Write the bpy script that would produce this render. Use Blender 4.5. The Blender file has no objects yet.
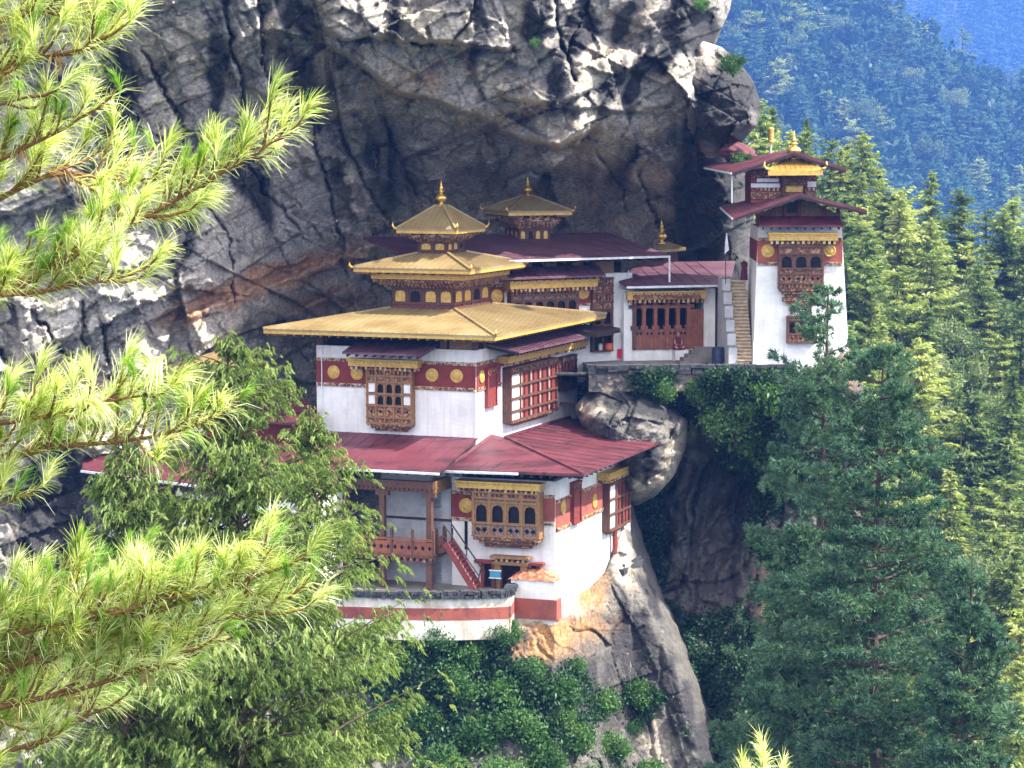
import bpy, math, random
import numpy as np
from mathutils import Vector

# ------------------------------------------------------------------ camera, light, exposure
scene = bpy.context.scene
FPX, HOR = 2500.0, 135.0
PITCH = math.atan((384 - HOR) / FPX)
cam_d = bpy.data.cameras.new('camera')
cam = bpy.data.objects.new('camera', cam_d)
scene.collection.objects.link(cam)
cam_d.sensor_width = 36.0
cam_d.lens = 36.0 * FPX / 1024.0
cam_d.clip_start = 0.5
cam_d.clip_end = 20000
cam.location = (0, 0, 0)
cam.rotation_euler = (math.pi / 2 - PITCH, 0, 0)
scene.camera = cam

SKY_FILL = 0.68
SUN_AZ, SUN_EL = math.radians(105), math.radians(49)      # azimuth measured clockwise from the view direction (+Y)
world = bpy.data.worlds.new('World')
scene.world = world
world.use_nodes = True
wn = world.node_tree
for n_ in list(wn.nodes): wn.nodes.remove(n_)
sky = wn.nodes.new('ShaderNodeTexSky'); sky.sky_type = 'NISHITA'; sky.sun_disc = False
sky.sun_elevation = SUN_EL; sky.sun_rotation = SUN_AZ; sky.altitude = 1500; sky.dust_density = 3.5; sky.ozone_density = 1.0
bg = wn.nodes.new('ShaderNodeBackground'); bg.inputs['Strength'].default_value = 0.15
wo = wn.nodes.new('ShaderNodeOutputWorld')
fill_mix = wn.nodes.new('ShaderNodeMix'); fill_mix.data_type = 'RGBA'; fill_mix.inputs[0].default_value = SKY_FILL      # warm white added to the unseen sky to lift and neutralise shade
fill_mix.inputs[7].default_value = (7.4, 7.0, 6.4, 1); wn.links.new(sky.outputs[0], fill_mix.inputs[6])
wn.links.new(fill_mix.outputs[2], bg.inputs[0]); wn.links.new(bg.outputs[0], wo.inputs[0])
sun_d = bpy.data.lights.new('sun', 'SUN'); sun_d.energy = 3.3; sun_d.angle = math.radians(0.5)
sun_d.color = (1.0, 0.94, 0.84)
sun = bpy.data.objects.new('sun', sun_d); scene.collection.objects.link(sun)
to_sun = Vector((math.sin(SUN_AZ) * math.cos(SUN_EL), math.cos(SUN_AZ) * math.cos(SUN_EL), math.sin(SUN_EL)))
sun.rotation_euler = to_sun.to_track_quat('Z', 'Y').to_euler()
sun.location = (60, 40, 120)
scene.view_settings.view_transform = 'Standard'
scene.view_settings.look = 'None'
scene.view_settings.gamma = 1.0
scene.view_settings.exposure = 2.1
HAZE_DENSITY = 0.00015
scene.cycles.use_denoising = True
scene.cycles.max_bounces = 6
scene.cycles.diffuse_bounces = 3
scene.cycles.transparent_max_bounces = 8
scene.cycles.volume_bounces = 0
scene.cycles.caustics_reflective = False
scene.cycles.caustics_refractive = False

COL = scene.collection
V = np.array
UPZ = V([0., 0., 1.])
RNG = np.random.default_rng(11)

# ------------------------------------------------------------------ measuring: a pixel of the survey photo to a point in the place
_F = V([0, math.cos(PITCH), -math.sin(PITCH)]); _U = V([0, math.sin(PITCH), math.cos(PITCH)])
def ray(px, py):
    return V([(px - 512.) / FPX, 0, 0]) + _U * ((384. - py) / FPX) + _F
def at(px, py, Y):
    d = ray(px, py); return d * (Y / d[1])
def at_np(px, py, Y):
    xc = (px - 512.) / FPX; yc = (384. - py) / FPX
    dy = yc * _U[1] + _F[1]; dz = yc * _U[2] + _F[2]
    t = Y / dy
    return np.stack([xc * t, Y + 0 * t, dz * t], -1)

# ------------------------------------------------------------------ objects
def tag(o, label=None, cat=None, group=None, kind=None):
    if label: o['label'] = label
    if cat: o['category'] = cat
    if group: o['group'] = group
    if kind: o['kind'] = kind
    return o
ORG = {}
def thing(name, loc, label, cat, group=None):
    o = bpy.data.objects.new(name, None); COL.objects.link(o)
    o.location = tuple(loc); ORG[o.name] = V(loc, dtype=float) if not isinstance(loc, np.ndarray) else loc.astype(float)
    o.empty_display_size = .3
    return tag(o, label, cat, group)
def mesh_obj(name, me, mat, parent=None, org=None):
    o = bpy.data.objects.new(name, me); COL.objects.link(o)
    if mat is not None:
        for m in (mat if isinstance(mat, (list, tuple)) else [mat]): me.materials.append(m)
    if parent is not None:
        o.parent = parent; ORG[o.name] = ORG[parent.name]
    else:
        o.location = tuple(org); ORG[o.name] = V(org)
    return o
def np_mesh(name, verts, faces, mat, parent=None, org=None, smooth=False, color=None):
    verts = np.asarray(verts, dtype=np.float64)
    if parent is not None: o0 = ORG[parent.name]
    else:
        if org is None:
            org = V([(verts[:, 0].min() + verts[:, 0].max()) / 2, (verts[:, 1].min() + verts[:, 1].max()) / 2, verts[:, 2].min()])
        o0 = V(org)
    me = bpy.data.meshes.new(name)
    faces = np.asarray(faces, dtype=np.int32); k = faces.shape[1]
    me.vertices.add(len(verts)); me.vertices.foreach_set('co', (verts - o0).astype(np.float32).ravel())
    me.loops.add(faces.size); me.loops.foreach_set('vertex_index', faces.ravel())
    me.polygons.add(len(faces)); me.polygons.foreach_set('loop_start', np.arange(0, faces.size, k, dtype=np.int32))
    if smooth: me.polygons.foreach_set('use_smooth', np.ones(len(faces), dtype=bool))
    me.update(calc_edges=True)
    if color is not None:
        a = me.color_attributes.new('Col', 'FLOAT_COLOR', 'POINT')
        c = np.ones((len(verts), 4), dtype=np.float32); c[:, :3] = color
        a.data.foreach_set('color', c.ravel())
    return mesh_obj(name, me, mat, parent, o0)

class Frame:
    """a vertical face of a building: s runs to the right along it, n out of it, z is up"""
    def __init__(self, P, ang):
        a = math.radians(ang)
        self.O = V([P[0], P[1], 0.]); self.S = V([math.cos(a), math.sin(a), 0]); self.N = V([math.sin(a), -math.cos(a), 0])
    def pt(self, s, z, n=0.): return self.O + self.S * s + self.N * n + UPZ * z
    def sz(self, px, py, n=0.):
        d = ray(px, py); t = ((self.O + self.N * n) @ self.N) / (d @ self.N); P = d * t
        return (P - self.O) @ self.S, P[2]
    def rect(self, x0, x1, y0, y1, n=0., xr=None):
        xr = (x0 + x1) / 2 if xr is None else xr; ym = (y0 + y1) / 2
        return self.sz(x0, ym, n)[0], self.sz(x1, ym, n)[0], self.sz(xr, y1, n)[1], self.sz(xr, y0, n)[1]
    def shift(self, n):
        f = Frame.__new__(Frame); f.O = self.O + self.N * n; f.S = self.S; f.N = self.N; return f

class MB:
    def __init__(self): self.v = []; self.f = []; self.k = []
    def add(self, pts, faces):
        self.k.append((len(self.v), len(self.f)))
        b = len(self.v); self.v += [V(p, dtype=float) for p in pts]; self.f += [tuple(b + i for i in f) for f in faces]
    def hexa(self, p):      # p: 4 bottom then 4 top, same order
        self.add(p, [(3, 2, 1, 0), (4, 5, 6, 7), (0, 1, 5, 4), (1, 2, 6, 5), (2, 3, 7, 6), (3, 0, 4, 7)])
    def box(self, F, s0, s1, z0, z1, n0, n1):
        q = [(s0, n1), (s1, n1), (s1, n0), (s0, n0)]
        self.hexa([F.pt(s, z0, n) for s, n in q] + [F.pt(s, z1, n) for s, n in q])
    def beam(self, a, b, w, h, up=UPZ):
        a = V(a); b = V(b); d = b - a; L = np.linalg.norm(d)
        if L < 1e-6: return
        d = d / L; side = np.cross(d, up); side /= max(np.linalg.norm(side), 1e-9); u2 = np.cross(side, d)
        q = [(-1, -1), (1, -1), (1, 1), (-1, 1)]
        self.hexa([a + side * w / 2 * i + u2 * h / 2 * j for i, j in q] + [b + side * w / 2 * i + u2 * h / 2 * j for i, j in q])
    def tube(self, pts, rad, n=6):
        pts = [V(p, dtype=float) for p in pts]; rings = []
        for i, p in enumerate(pts):
            d = pts[min(i + 1, len(pts) - 1)] - pts[max(i - 1, 0)]; d = d / max(np.linalg.norm(d), 1e-9)
            ref = UPZ if abs(d[2]) < .9 else V([1., 0, 0]); a = np.cross(d, ref); a /= np.linalg.norm(a); b = np.cross(d, a)
            r = rad[i] if hasattr(rad, '__len__') else rad
            rings.append([p + (a * math.cos(2 * math.pi * k / n) + b * math.sin(2 * math.pi * k / n)) * r for k in range(n)])
        fs = []
        for i in range(len(pts) - 1):
            for k in range(n): fs.append((i * n + k, i * n + (k + 1) % n, (i + 1) * n + (k + 1) % n, (i + 1) * n + k))
        fs.append(tuple(range(n - 1, -1, -1))); fs.append(tuple((len(pts) - 1) * n + k for k in range(n)))
        self.add([q for r in rings for q in r], fs)
    def lathe(self, c, prof, n=14):
        c = V(c); pts = []; fs = []
        for r, z in prof:
            for k in range(n): pts.append(c + V([r * math.cos(2 * math.pi * k / n), r * math.sin(2 * math.pi * k / n), z]))
        for i in range(len(prof) - 1):
            for k in range(n): fs.append((i * n + k, i * n + (k + 1) % n, (i + 1) * n + (k + 1) % n, (i + 1) * n + k))
        fs.append(tuple(range(n - 1, -1, -1))); fs.append(tuple((len(prof) - 1) * n + k for k in range(n)))
        self.add(pts, fs)
    def disc(self, F, s, z, r, n0, n1, n=22):
        prof = [(r, n0), (r, n1), (r * .8, n1 + .03), (r * .72, n1), (r * .45, n1 + .02), (r * .3, n1 + .05), (.01, n1 + .05)]
        pts = []; fs = []
        for rr, nn in prof:
            for k in range(n):
                a = 2 * math.pi * k / n; pts.append(F.pt(s + rr * math.cos(a), z + rr * math.sin(a), nn))
        for i in range(len(prof) - 1):
            for k in range(n): fs.append((i * n + k, i * n + (k + 1) % n, (i + 1) * n + (k + 1) % n, (i + 1) * n + k))
        self.add(pts, fs)
    def slope(self, E0, E1, T1, T0, thick=.12, spacing=.55, rib=.05):
        """a roof slope: eave E0-E1, top T0-T1, standing seams up the fall"""
        E0, E1, T1, T0 = map(lambda p: V(p, dtype=float), (E0, E1, T1, T0))
        dn = UPZ * -thick
        self.hexa([E0 + dn, E1 + dn, T1 + dn, T0 + dn, E0, E1, T1, T0])
        L = np.linalg.norm(E1 - E0); d = (E1 - E0) / L
        a = (T0 - E0) @ d; b = (T1 - E0) @ d
        h0 = (T0 - E0) - d * a; h1 = (T1 - E0) - d * b
        nrm = np.cross(d, h0 if np.linalg.norm(h0) > np.linalg.norm(h1) else h1); nrm /= np.linalg.norm(nrm)
        if nrm[2] < 0: nrm = -nrm
        x = spacing * .5
        while x < L:
            t = np.clip((x - a) / max(b - a, 1e-6), 0, 1); hh = h0 * (1 - t) + h1 * t
            fr = 1.
            if x < a: fr = x / a
            elif x > b: fr = (L - x) / (L - b)
            if fr > .04:
                p = E0 + d * x; self.beam(p + nrm * rib * .4, p + hh * fr + nrm * rib * .4, rib, rib, nrm)
            x += spacing
    def build(self, name, mat, parent=None, label=None, smooth=False, org=None):
        me = bpy.data.meshes.new(name)
        vs = np.array(self.v)
        if parent is not None: o0 = ORG[parent.name]
        else: o0 = V([(vs[:, 0].min() + vs[:, 0].max()) / 2, (vs[:, 1].min() + vs[:, 1].max()) / 2, vs[:, 2].min()]) if org is None else V(org)
        me.from_pydata([tuple(p) for p in (vs - o0)], [], self.f); me.update()
        if smooth:
            for p in me.polygons: p.use_smooth = True
        o = mesh_obj(name, me, mat, parent, o0)
        if label: o['label'] = label
        return o

def build_each(m, name, mat, parent, per=1):
    """every piece collected in m (per shapes each) becomes an object of its own"""
    ks = m.k + [(len(m.v), len(m.f))]; out_ = []
    for i in range(0, len(m.k), per):
        (v0, f0), (v1, f1) = ks[i], ks[min(i + per, len(m.k))]; q = MB(); q.v = m.v[v0:v1]; q.f = [tuple(a - v0 for a in f) for f in m.f[f0:f1]]
        out_.append(q.build(name, mat, parent))
    return out_

# ------------------------------------------------------------------ numpy noise
def _hash(ix, iy, iz, seed):
    h = (ix.astype(np.int64) * 374761393 + iy.astype(np.int64) * 668265263 + iz.astype(np.int64) * 2147483647 + seed * 1274126177) & 0xffffffff
    h = ((h ^ (h >> 13)) * 1274126177) & 0xffffffff
    h = ((h ^ (h >> 16)) * 2246822519) & 0xffffffff
    return ((h ^ (h >> 15)) & 0xffffff) / float(0xffffff)
def vnoise(x, y, seed=0):
    x = np.asarray(x, float); y = np.asarray(y, float)
    ix = np.floor(x); iy = np.floor(y); fx = x - ix; fy = y - iy
    fx = fx * fx * fx * (fx * (fx * 6 - 15) + 10); fy = fy * fy * fy * (fy * (fy * 6 - 15) + 10)
    z = np.zeros_like(ix)
    a = _hash(ix, iy, z, seed); b = _hash(ix + 1, iy, z, seed); c = _hash(ix, iy + 1, z, seed); d = _hash(ix + 1, iy + 1, z, seed)
    return (a * (1 - fx) + b * fx) * (1 - fy) + (c * (1 - fx) + d * fx) * fy
def fbm(x, y, seed=0, oct=5, gain=.5):
    s = 0; a = 1.; t = 0
    for o in range(oct):
        s = s + a * (vnoise(x, y, seed + o * 17) - .5); t += a; x = x * 2.03 + 7.1; y = y * 2.03 + 3.7; a *= gain
    return s / t * 2
def worley(x, y, seed=0):
    ix = np.floor(x); iy = np.floor(y)
    f1 = np.full(x.shape, 9.); f2 = np.full(x.shape, 9.); cid = np.zeros(x.shape); cx = np.zeros(x.shape); cy = np.zeros(x.shape)
    z = np.zeros_like(ix)
    for dx in (-1, 0, 1):
        for dy in (-1, 0, 1):
            jx = ix + dx; jy = iy + dy
            qx = jx + _hash(jx, jy, z, seed); qy = jy + _hash(jx, jy, z, seed + 5)
            d = np.hypot(x - qx, y - qy)
            near = d < f1
            f2 = np.where(near, f1, np.minimum(f2, d))
            cid = np.where(near, _hash(jx, jy, z, seed + 9), cid); cx = np.where(near, qx, cx); cy = np.where(near, qy, cy)
            f1 = np.where(near, d, f1)
    return f1, f2, cid, x - cx, y - cy
def polydist(px, py, pts):
    """distance to a polyline and signed side (positive above it)"""
    best = np.full(px.shape, 1e9); side = np.zeros(px.shape)
    for (x0, y0), (x1, y1) in zip(pts[:-1], pts[1:]):
        dx, dy = x1 - x0, y1 - y0; L2 = dx * dx + dy * dy
        t = np.clip(((px - x0) * dx + (py - y0) * dy) / L2, 0, 1)
        d = np.hypot(px - x0 - t * dx, py - y0 - t * dy)
        sg = np.sign(dx * (y0 - py) - dy * (x0 - px)); sg = np.where(dx * (y0 - py) + dy * (px - x0) > 0, 1., -1.)
        m = d < best; best = np.where(m, d, best); side = np.where(m, sg, side)
    return best, side
def joints(px, py, ang, width, amp, seed, warp=.5):
    """offset of rock slabs between parallel joints: angular steps, each slab also tilted"""
    a = math.radians(ang); q = (px * math.cos(a) + py * math.sin(a)) / width; p = (-px * math.sin(a) + py * math.cos(a)) / width
    q = q + warp * (fbm(p / 5. + seed, q * .2, seed, 2) * 1.6 + .25 * fbm(p * .9, q * .9, seed + 3, 3)); q = q + .35 * np.sin(q * 1.7 + seed)
    k = np.floor(q); run = np.floor(p / 2.6 + 3. * _hash(k, k * 0, k * 0, seed + 2) + .2 * fbm(q, p, seed + 4, 2)); h = _hash(k, run, k * 0, seed); f = q - k
    return amp * ((h - .5) + (_hash(k, run, k * 0 + 1, seed) - .5) * (f - .5) * 1.6 + .09 * np.exp(-(np.minimum(f, 1 - f) / .04) ** 2))
def smooth01(a, b, x):
    t = np.clip((x - a) / (b - a), 0, 1); return t * t * (3 - 2 * t)
def tps(ctrl):
    c = np.array(ctrl, float); P = c[:, :2] / 100.; w = c[:, 2]; n = len(c)
    r = np.hypot(P[:, None, 0] - P[None, :, 0], P[:, None, 1] - P[None, :, 1])
    K = np.where(r > 0, r * r * np.log(r + 1e-12), 0) + np.eye(n) * .02
    A = np.zeros((n + 3, n + 3)); A[:n, :n] = K; A[:n, n] = 1; A[:n, n + 1:] = P; A[n, :n] = 1; A[n + 1:, :n] = P.T
    s = np.linalg.solve(A, np.concatenate([w, [0, 0, 0]]))
    def f(x, y):
        x = x / 100.; y = y / 100.; o = s[n] + s[n + 1] * x + s[n + 2] * y
        for i in range(n):
            r2 = (x - P[i, 0]) ** 2 + (y - P[i, 1]) ** 2
            o = o + s[i] * .5 * r2 * np.log(r2 + 1e-12)
        return o
    return f
def grid_faces(ny, nx):
    i = np.arange(ny - 1)[:, None] * nx + np.arange(nx - 1)[None, :]
    return np.stack([i, i + nx, i + nx + 1, i + 1], -1).reshape(-1, 4)[:, ::-1]

# ------------------------------------------------------------------ materials
def nt(name):
    m = bpy.data.materials.new(name); m.use_nodes = True; t = m.node_tree
    b = t.nodes['Principled BSDF']; return m, t, b
def N(t, typ, **kw):
    n = t.nodes.new(typ)
    for k, v in kw.items():
        if k in n.inputs: n.inputs[k].default_value = v
        else: setattr(n, k, v)
    return n
def mixc(t, fac, a, b, blend='MIX'):
    n = t.nodes.new('ShaderNodeMix'); n.data_type = 'RGBA'; n.blend_type = blend
    for i, val in ((0, fac), (6, a), (7, b)):
        if hasattr(val, 'is_linked') or hasattr(val, 'links'): t.links.new(val, n.inputs[i])
        elif i == 0: n.inputs[0].default_value = val
        else: n.inputs[i].default_value = (*val, 1) if len(val) == 3 else val
    return n.outputs[2]
def ramp(t, fac, stops, interp='LINEAR'):
    r = t.nodes.new('ShaderNodeValToRGB'); r.color_ramp.interpolation = interp; e = r.color_ramp.elements
    while len(e) < len(stops): e.new(.5)
    for el, (p, c) in zip(e, stops):
        el.position = p; el.color = (*c, 1) if hasattr(c, '__len__') else (c, c, c, 1)
    t.links.new(fac, r.inputs[0]); return r.outputs[0]
def coords(t, scale=(1, 1, 1)):
    g = t.nodes.new('ShaderNodeNewGeometry'); mp = t.nodes.new('ShaderNodeMapping'); mp.inputs['Scale'].default_value = scale
    t.links.new(g.outputs['Position'], mp.inputs[0]); return mp.outputs[0]
def noise(t, vec, scale, detail=5, rough=.6, dist=0):
    n = N(t, 'ShaderNodeTexNoise'); n.inputs['Scale'].default_value = scale; n.inputs['Detail'].default_value = detail
    n.inputs['Roughness'].default_value = rough; n.inputs['Distortion'].default_value = dist
    t.links.new(vec, n.inputs['Vector']); return n.outputs['Fac']
def bump(t, b, height, strength, dist=.1):
    n = t.nodes.new('ShaderNodeBump'); n.inputs['Strength'].default_value = strength; n.inputs['Distance'].default_value = dist
    t.links.new(height, n.inputs['Height']); t.links.new(n.outputs[0], b.inputs['Normal'])
def pbr(name, c1, c2=None, rough=.7, metal=0., ns=3., bs=0., bscale=12., scale=(1, 1, 1), lo=.35, hi=.65, spec=.5):
    m, t, b = nt(name)
    b.inputs['Roughness'].default_value = rough; b.inputs['Metallic'].default_value = metal
    b.inputs['Specular IOR Level'].default_value = spec
    vec = coords(t, scale)
    if c2 is None: c2 = tuple(x * .7 for x in c1)
    f = noise(t, vec, ns)
    t.links.new(ramp(t, f, [(lo, c2), (hi, c1)]), b.inputs['Base Color'])
    if bs: bump(t, b, noise(t, coords(t), bscale, 6), bs, .05)
    return m
M = {}
def white_wall():
    m, t, b = nt('limewashed_stone'); vec = coords(t)
    base = ramp(t, noise(t, vec, .9, 6), [(.3, (.62, .61, .60)), (.6, (.76, .75, .735))])
    streak = ramp(t, noise(t, coords(t, (1.6, 1.6, .16)), 1.7, 5), [(.50, 0.), (.72, .7)])
    col = mixc(t, streak, base, (.56, .49, .40))
    pat = ramp(t, noise(t, coords(t, (1, 1, 1.4)), .55, 7, .7), [(.55, 0.), (.70, .5)])
    col = mixc(t, pat, col, (.60, .58, .57))
    b.inputs['Roughness'].default_value = .92; t.links.new(col, b.inputs['Base Color'])
    vo = N(t, 'ShaderNodeTexVoronoi'); vo.inputs['Scale'].default_value = 2.3; t.links.new(coords(t, (1, 1, 1.9)), vo.inputs['Vector'])
    ad = t.nodes.new('ShaderNodeMath'); t.links.new(vo.outputs['Distance'], ad.inputs[0]); t.links.new(noise(t, vec, 5, 6), ad.inputs[1])
    bump(t, b, ad.outputs[0], .18, .08); return m
M['white'] = white_wall()
M['oldwhite'] = pbr('stained_old_limewash', (.66, .63, .57), (.40, .34, .26), .95, ns=.9, bs=.4, lo=.36, hi=.56, scale=(1, 1, .6))
M['red'] = pbr('oxblood_red_paint', (.20, .026, .018), (.13, .018, .014), .85, ns=2.5, bs=.3)
M['brightred'] = pbr('faded_red_limewash', (.34, .085, .055), (.20, .055, .045), .9, ns=1.1, bs=.4)
M['gold'] = pbr('gold_paint', (.62, .40, .09), (.42, .25, .05), .5, .25, ns=5., bs=.2)
M['gilt'] = pbr('gilded_copper', (.85, .55, .14), (.62, .38, .08), .32, .75, ns=4.)
def gold_roof():
    m, t, b = nt('gilded_roof_sheet')
    c = ramp(t, noise(t, coords(t), .45, 6), [(.3, (.21, .140, .058)), (.5, (.27, .195, .080)), (.68, (.31, .245, .125))])
    st = ramp(t, noise(t, coords(t, (3.2, .8, 1)), 1.1, 5), [(.60, 0.), (.80, .55)])
    c = mixc(t, st, c, (.42, .38, .30)); t.links.new(c, b.inputs['Base Color'])
    b.inputs['Roughness'].default_value = .5; b.inputs['Metallic'].default_value = .2; return m
M['goldroof'] = gold_roof()
def maroon_roof(name, ca, cb, cd):
    m, t, b = nt(name)
    c = ramp(t, noise(t, coords(t), .5, 6), [(.35, ca), (.65, cb)])
    st = ramp(t, noise(t, coords(t, (.30, .9, 1)), .8, 7, .7, .8), [(.48, 0.), (.60, .9)])
    c = mixc(t, st, c, cd)
    fd = ramp(t, noise(t, coords(t), .9, 8, .75), [(.58, 0.), (.74, .30)]); c = mixc(t, fd, c, (.26, .12, .13)); t.links.new(c, b.inputs['Base Color'])
    b.inputs['Roughness'].default_value = .55
    w = noise(t, coords(t), 2.0, 4); bump(t, b, w, .25, .05); return m
M['maroonroof'] = maroon_roof('maroon_metal_sheet', (.090, .015, .023), (.120, .028, .038), (.036, .009, .013))
M['purpleroof'] = maroon_roof('weathered_maroon_sheet', (.085, .034, .050), (.112, .052, .072), (.048, .013, .022))
M['timber'] = pbr('brown_painted_timber', (.115, .045, .022), (.06, .026, .015), .7, ns=6., bs=.4, scale=(1, 1, .5))
M['darktimber'] = pbr('dark_timber', (.045, .022, .016), (.022, .012, .010), .75, ns=6., bs=.3)
M['ochre'] = pbr('ochre_painted_timber', (.29, .150, .045), (.16, .075, .028), .65, ns=7., bs=.4)
M['redtimber'] = pbr('red_painted_timber', (.21, .030, .020), (.12, .02, .016), .65, ns=5., bs=.2)
M['orangetimber'] = pbr('orange_varnished_timber', (.26, .078, .028), (.13, .038, .018), .55, ns=2.2, bs=.2)
M['glass'] = pbr('dark_window_glass', (.008, .008, .010), (.004, .004, .005), .35, spec=.15)
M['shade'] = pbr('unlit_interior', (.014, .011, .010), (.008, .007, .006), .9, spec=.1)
M['greyplaster'] = pbr('shade_grey_plaster', (.46, .46, .46), (.33, .33, .34), .92, ns=1.2, bs=.3)  # gallery wall's shade put into the grey; the stair wall reuses it
M['pane'] = pbr('white_painted_infill', (.80, .79, .77), (.66, .65, .64), .8, ns=4)
M['steel'] = pbr('white_pipe', (.75, .75, .76), (.6, .6, .62), .4)
M['gutter'] = pbr('pale_gutter', (.70, .70, .72), (.5, .5, .53), .45)
def carved(name, cols, sc):
    m, t, b = nt(name)
    vo = N(t, 'ShaderNodeTexVoronoi'); vo.inputs['Scale'].default_value = sc; t.links.new(coords(t, (1, 1, 1.2)), vo.inputs['Vector'])
    sp = t.nodes.new('ShaderNodeSeparateColor'); t.links.new(vo.outputs['Color'], sp.inputs[0])
    st = [(i / len(cols), c) for i, c in enumerate(cols)]
    c = ramp(t, sp.outputs[0], st, 'CONSTANT'); t.links.new(c, b.inputs['Base Color'])
    b.inputs['Roughness'].default_value = .7; bump(t, b, vo.outputs['Distance'], .6, .06); return m
M['carved'] = carved('carved_painted_timber', [(.14, .045, .022), (.24, .11, .035), (.10, .035, .025), (.34, .19, .06), (.19, .035, .022), (.07, .05, .045), (.30, .20, .11)], 7.)
M['dentil'] = carved('painted_dentils', [(.46, .30, .12), (.20, .05, .03), (.45, .38, .28), (.12, .04, .03), (.33, .18, .05)], 5.)
M['greycarved'] = carved('weathered_carving', [(.17, .11, .09), (.12, .075, .065), (.24, .16, .12), (.09, .05, .045), (.2, .13, .10)], 9.)
M['stone'] = pbr('dark_slate_coping', (.055, .056, .062), (.016, .017, .021), .9, ns=2.6, bs=1., bscale=4.)
M['rubble'] = carved('rubble_masonry', [(.15, .13, .11), (.08, .075, .07), (.28, .23, .18), (.12, .10, .08), (.05, .05, .05), (.20, .15, .10)], 4.2)
M['step'] = pbr('sandstone_steps', (.58, .45, .29), (.36, .27, .17), .9, ns=3., bs=.6, bscale=8)
M['terracotta'] = carved('terracotta_shards', [(.40, .13, .05), (.28, .085, .04), (.46, .19, .08), (.20, .07, .04), (.34, .16, .09)], 5.)
M['paving'] = pbr('stone_paving', (.24, .21, .18), (.14, .125, .11), .95, ns=1.4, bs=.5)
def rockmat(name):
    m, t, b = nt(name)
    at_ = t.nodes.new('ShaderNodeVertexColor'); at_.layer_name = 'Col'
    vec = coords(t)
    n1 = ramp(t, noise(t, vec, .55, 8, .65, .4), [(.25, .75), (.5, 1.08), (.78, 1.45)])
    c = mixc(t, 1., at_.outputs[0], n1, 'MULTIPLY')
    n2 = ramp(t, noise(t, coords(t, (2.0, 2.0, .16)), .8, 7, .7, .5), [(.36, .38), (.45, 1.0), (.66, 1.08), (.80, 1.35)])
    c = mixc(t, .75, c, n2, 'MULTIPLY')
    n3 = ramp(t, noise(t, coords(t, (1, 1, 1.6)), 3.2, 9, .72, .3), [(.28, .36), (.5, 1.), (.70, 1.7)])
    c = mixc(t, 1., c, n3, 'MULTIPLY')
    li = ramp(t, noise(t, vec, 2.6, 8, .7), [(.60, 0.), (.74, .4)])
    c = mixc(t, li, c, (.25, .235, .20))
    ps = ramp(t, noise(t, coords(t, (1.5, 1.5, .10)), 1.0, 7, .72, .4), [(.60, 0.), (.70, .55)])
    c = mixc(t, ps, c, (.36, .335, .295))
    t.links.new(c, b.inputs['Base Color']); b.inputs['Roughness'].default_value = .88
    ad = t.nodes.new('ShaderNodeMath'); ad.operation = 'MULTIPLY_ADD'
    t.links.new(noise(t, coords(t, (1, 1, 1.4)), .8, 10, .68, .6), ad.inputs[0]); ad.inputs[1].default_value = 2.2
    vo = N(t, 'ShaderNodeTexVoronoi'); vo.feature = 'DISTANCE_TO_EDGE'; vo.inputs['Scale'].default_value = .55
    wv = mixc(t, .35, vec, vec); t.links.new(vec, vo.inputs['Vector'])
    mm = N(t, 'ShaderNodeMath'); mm.operation = 'MINIMUM'; t.links.new(vo.outputs['Distance'], mm.inputs[0]); mm.inputs[1].default_value = .06
    t.links.new(mm.outputs[0], ad.inputs[2]); bump(t, b, ad.outputs[0], .6, .35); return m
M['rock'] = rockmat('fractured_gneiss')
def foliage(name, c_dark, c_mid, c_light, trans=.25, rough=.55, ns=.6, rnd=.35, gloss=.3, isl=.34):
    m, t, b = nt(name); t.nodes.remove(b); out = t.nodes['Material Output']
    oi = t.nodes.new('ShaderNodeObjectInfo'); gm = t.nodes.new('ShaderNodeNewGeometry')
    f = noise(t, coords(t), ns, 3)
    a = t.nodes.new('ShaderNodeMath'); a.operation = 'MULTIPLY_ADD'; t.links.new(oi.outputs['Random'], a.inputs[0]); a.inputs[1].default_value = rnd
    s = t.nodes.new('ShaderNodeMath'); s.operation = 'ADD'; s.inputs[1].default_value = -rnd / 2; t.links.new(f, s.inputs[0]); t.links.new(s.outputs[0], a.inputs[2])
    r2 = t.nodes.new('ShaderNodeMath'); r2.operation = 'MULTIPLY_ADD'; t.links.new(gm.outputs['Random Per Island'], r2.inputs[0]); r2.inputs[1].default_value = isl
    s2 = t.nodes.new('ShaderNodeMath'); s2.operation = 'ADD'; s2.inputs[1].default_value = -isl / 2; t.links.new(a.outputs[0], s2.inputs[0]); t.links.new(s2.outputs[0], r2.inputs[2])
    col = ramp(t, r2.outputs[0], [(.22, c_dark), (.5, c_mid), (.78, c_light)])
    p = t.nodes.new('ShaderNodeBsdfPrincipled'); p.inputs['Roughness'].default_value = rough; p.inputs['Specular IOR Level'].default_value = gloss
    t.links.new(col, p.inputs['Base Color'])
    tr = t.nodes.new('ShaderNodeBsdfTranslucent'); t.links.new(mixc(t, 1., col, (1.15, 1.3, .55), 'MULTIPLY'), tr.inputs[0])
    mx = t.nodes.new('ShaderNodeMixShader'); mx.inputs[0].default_value = trans
    t.links.new(p.outputs[0], mx.inputs[1]); t.links.new(tr.outputs[0], mx.inputs[2]); t.links.new(mx.outputs[0], out.inputs[0]); return m
M['needle'] = foliage('pine_needles', (.17, .26, .04), (.56, .57, .17), (.95, .93, .70), .5, .26, 3., 0., .9, .62)
M['needle_tip'] = foliage('young_pine_needles', (.11, .26, .03), (.26, .43, .07), (.48, .56, .16), .40, .34, 3., 0., .7)
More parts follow.
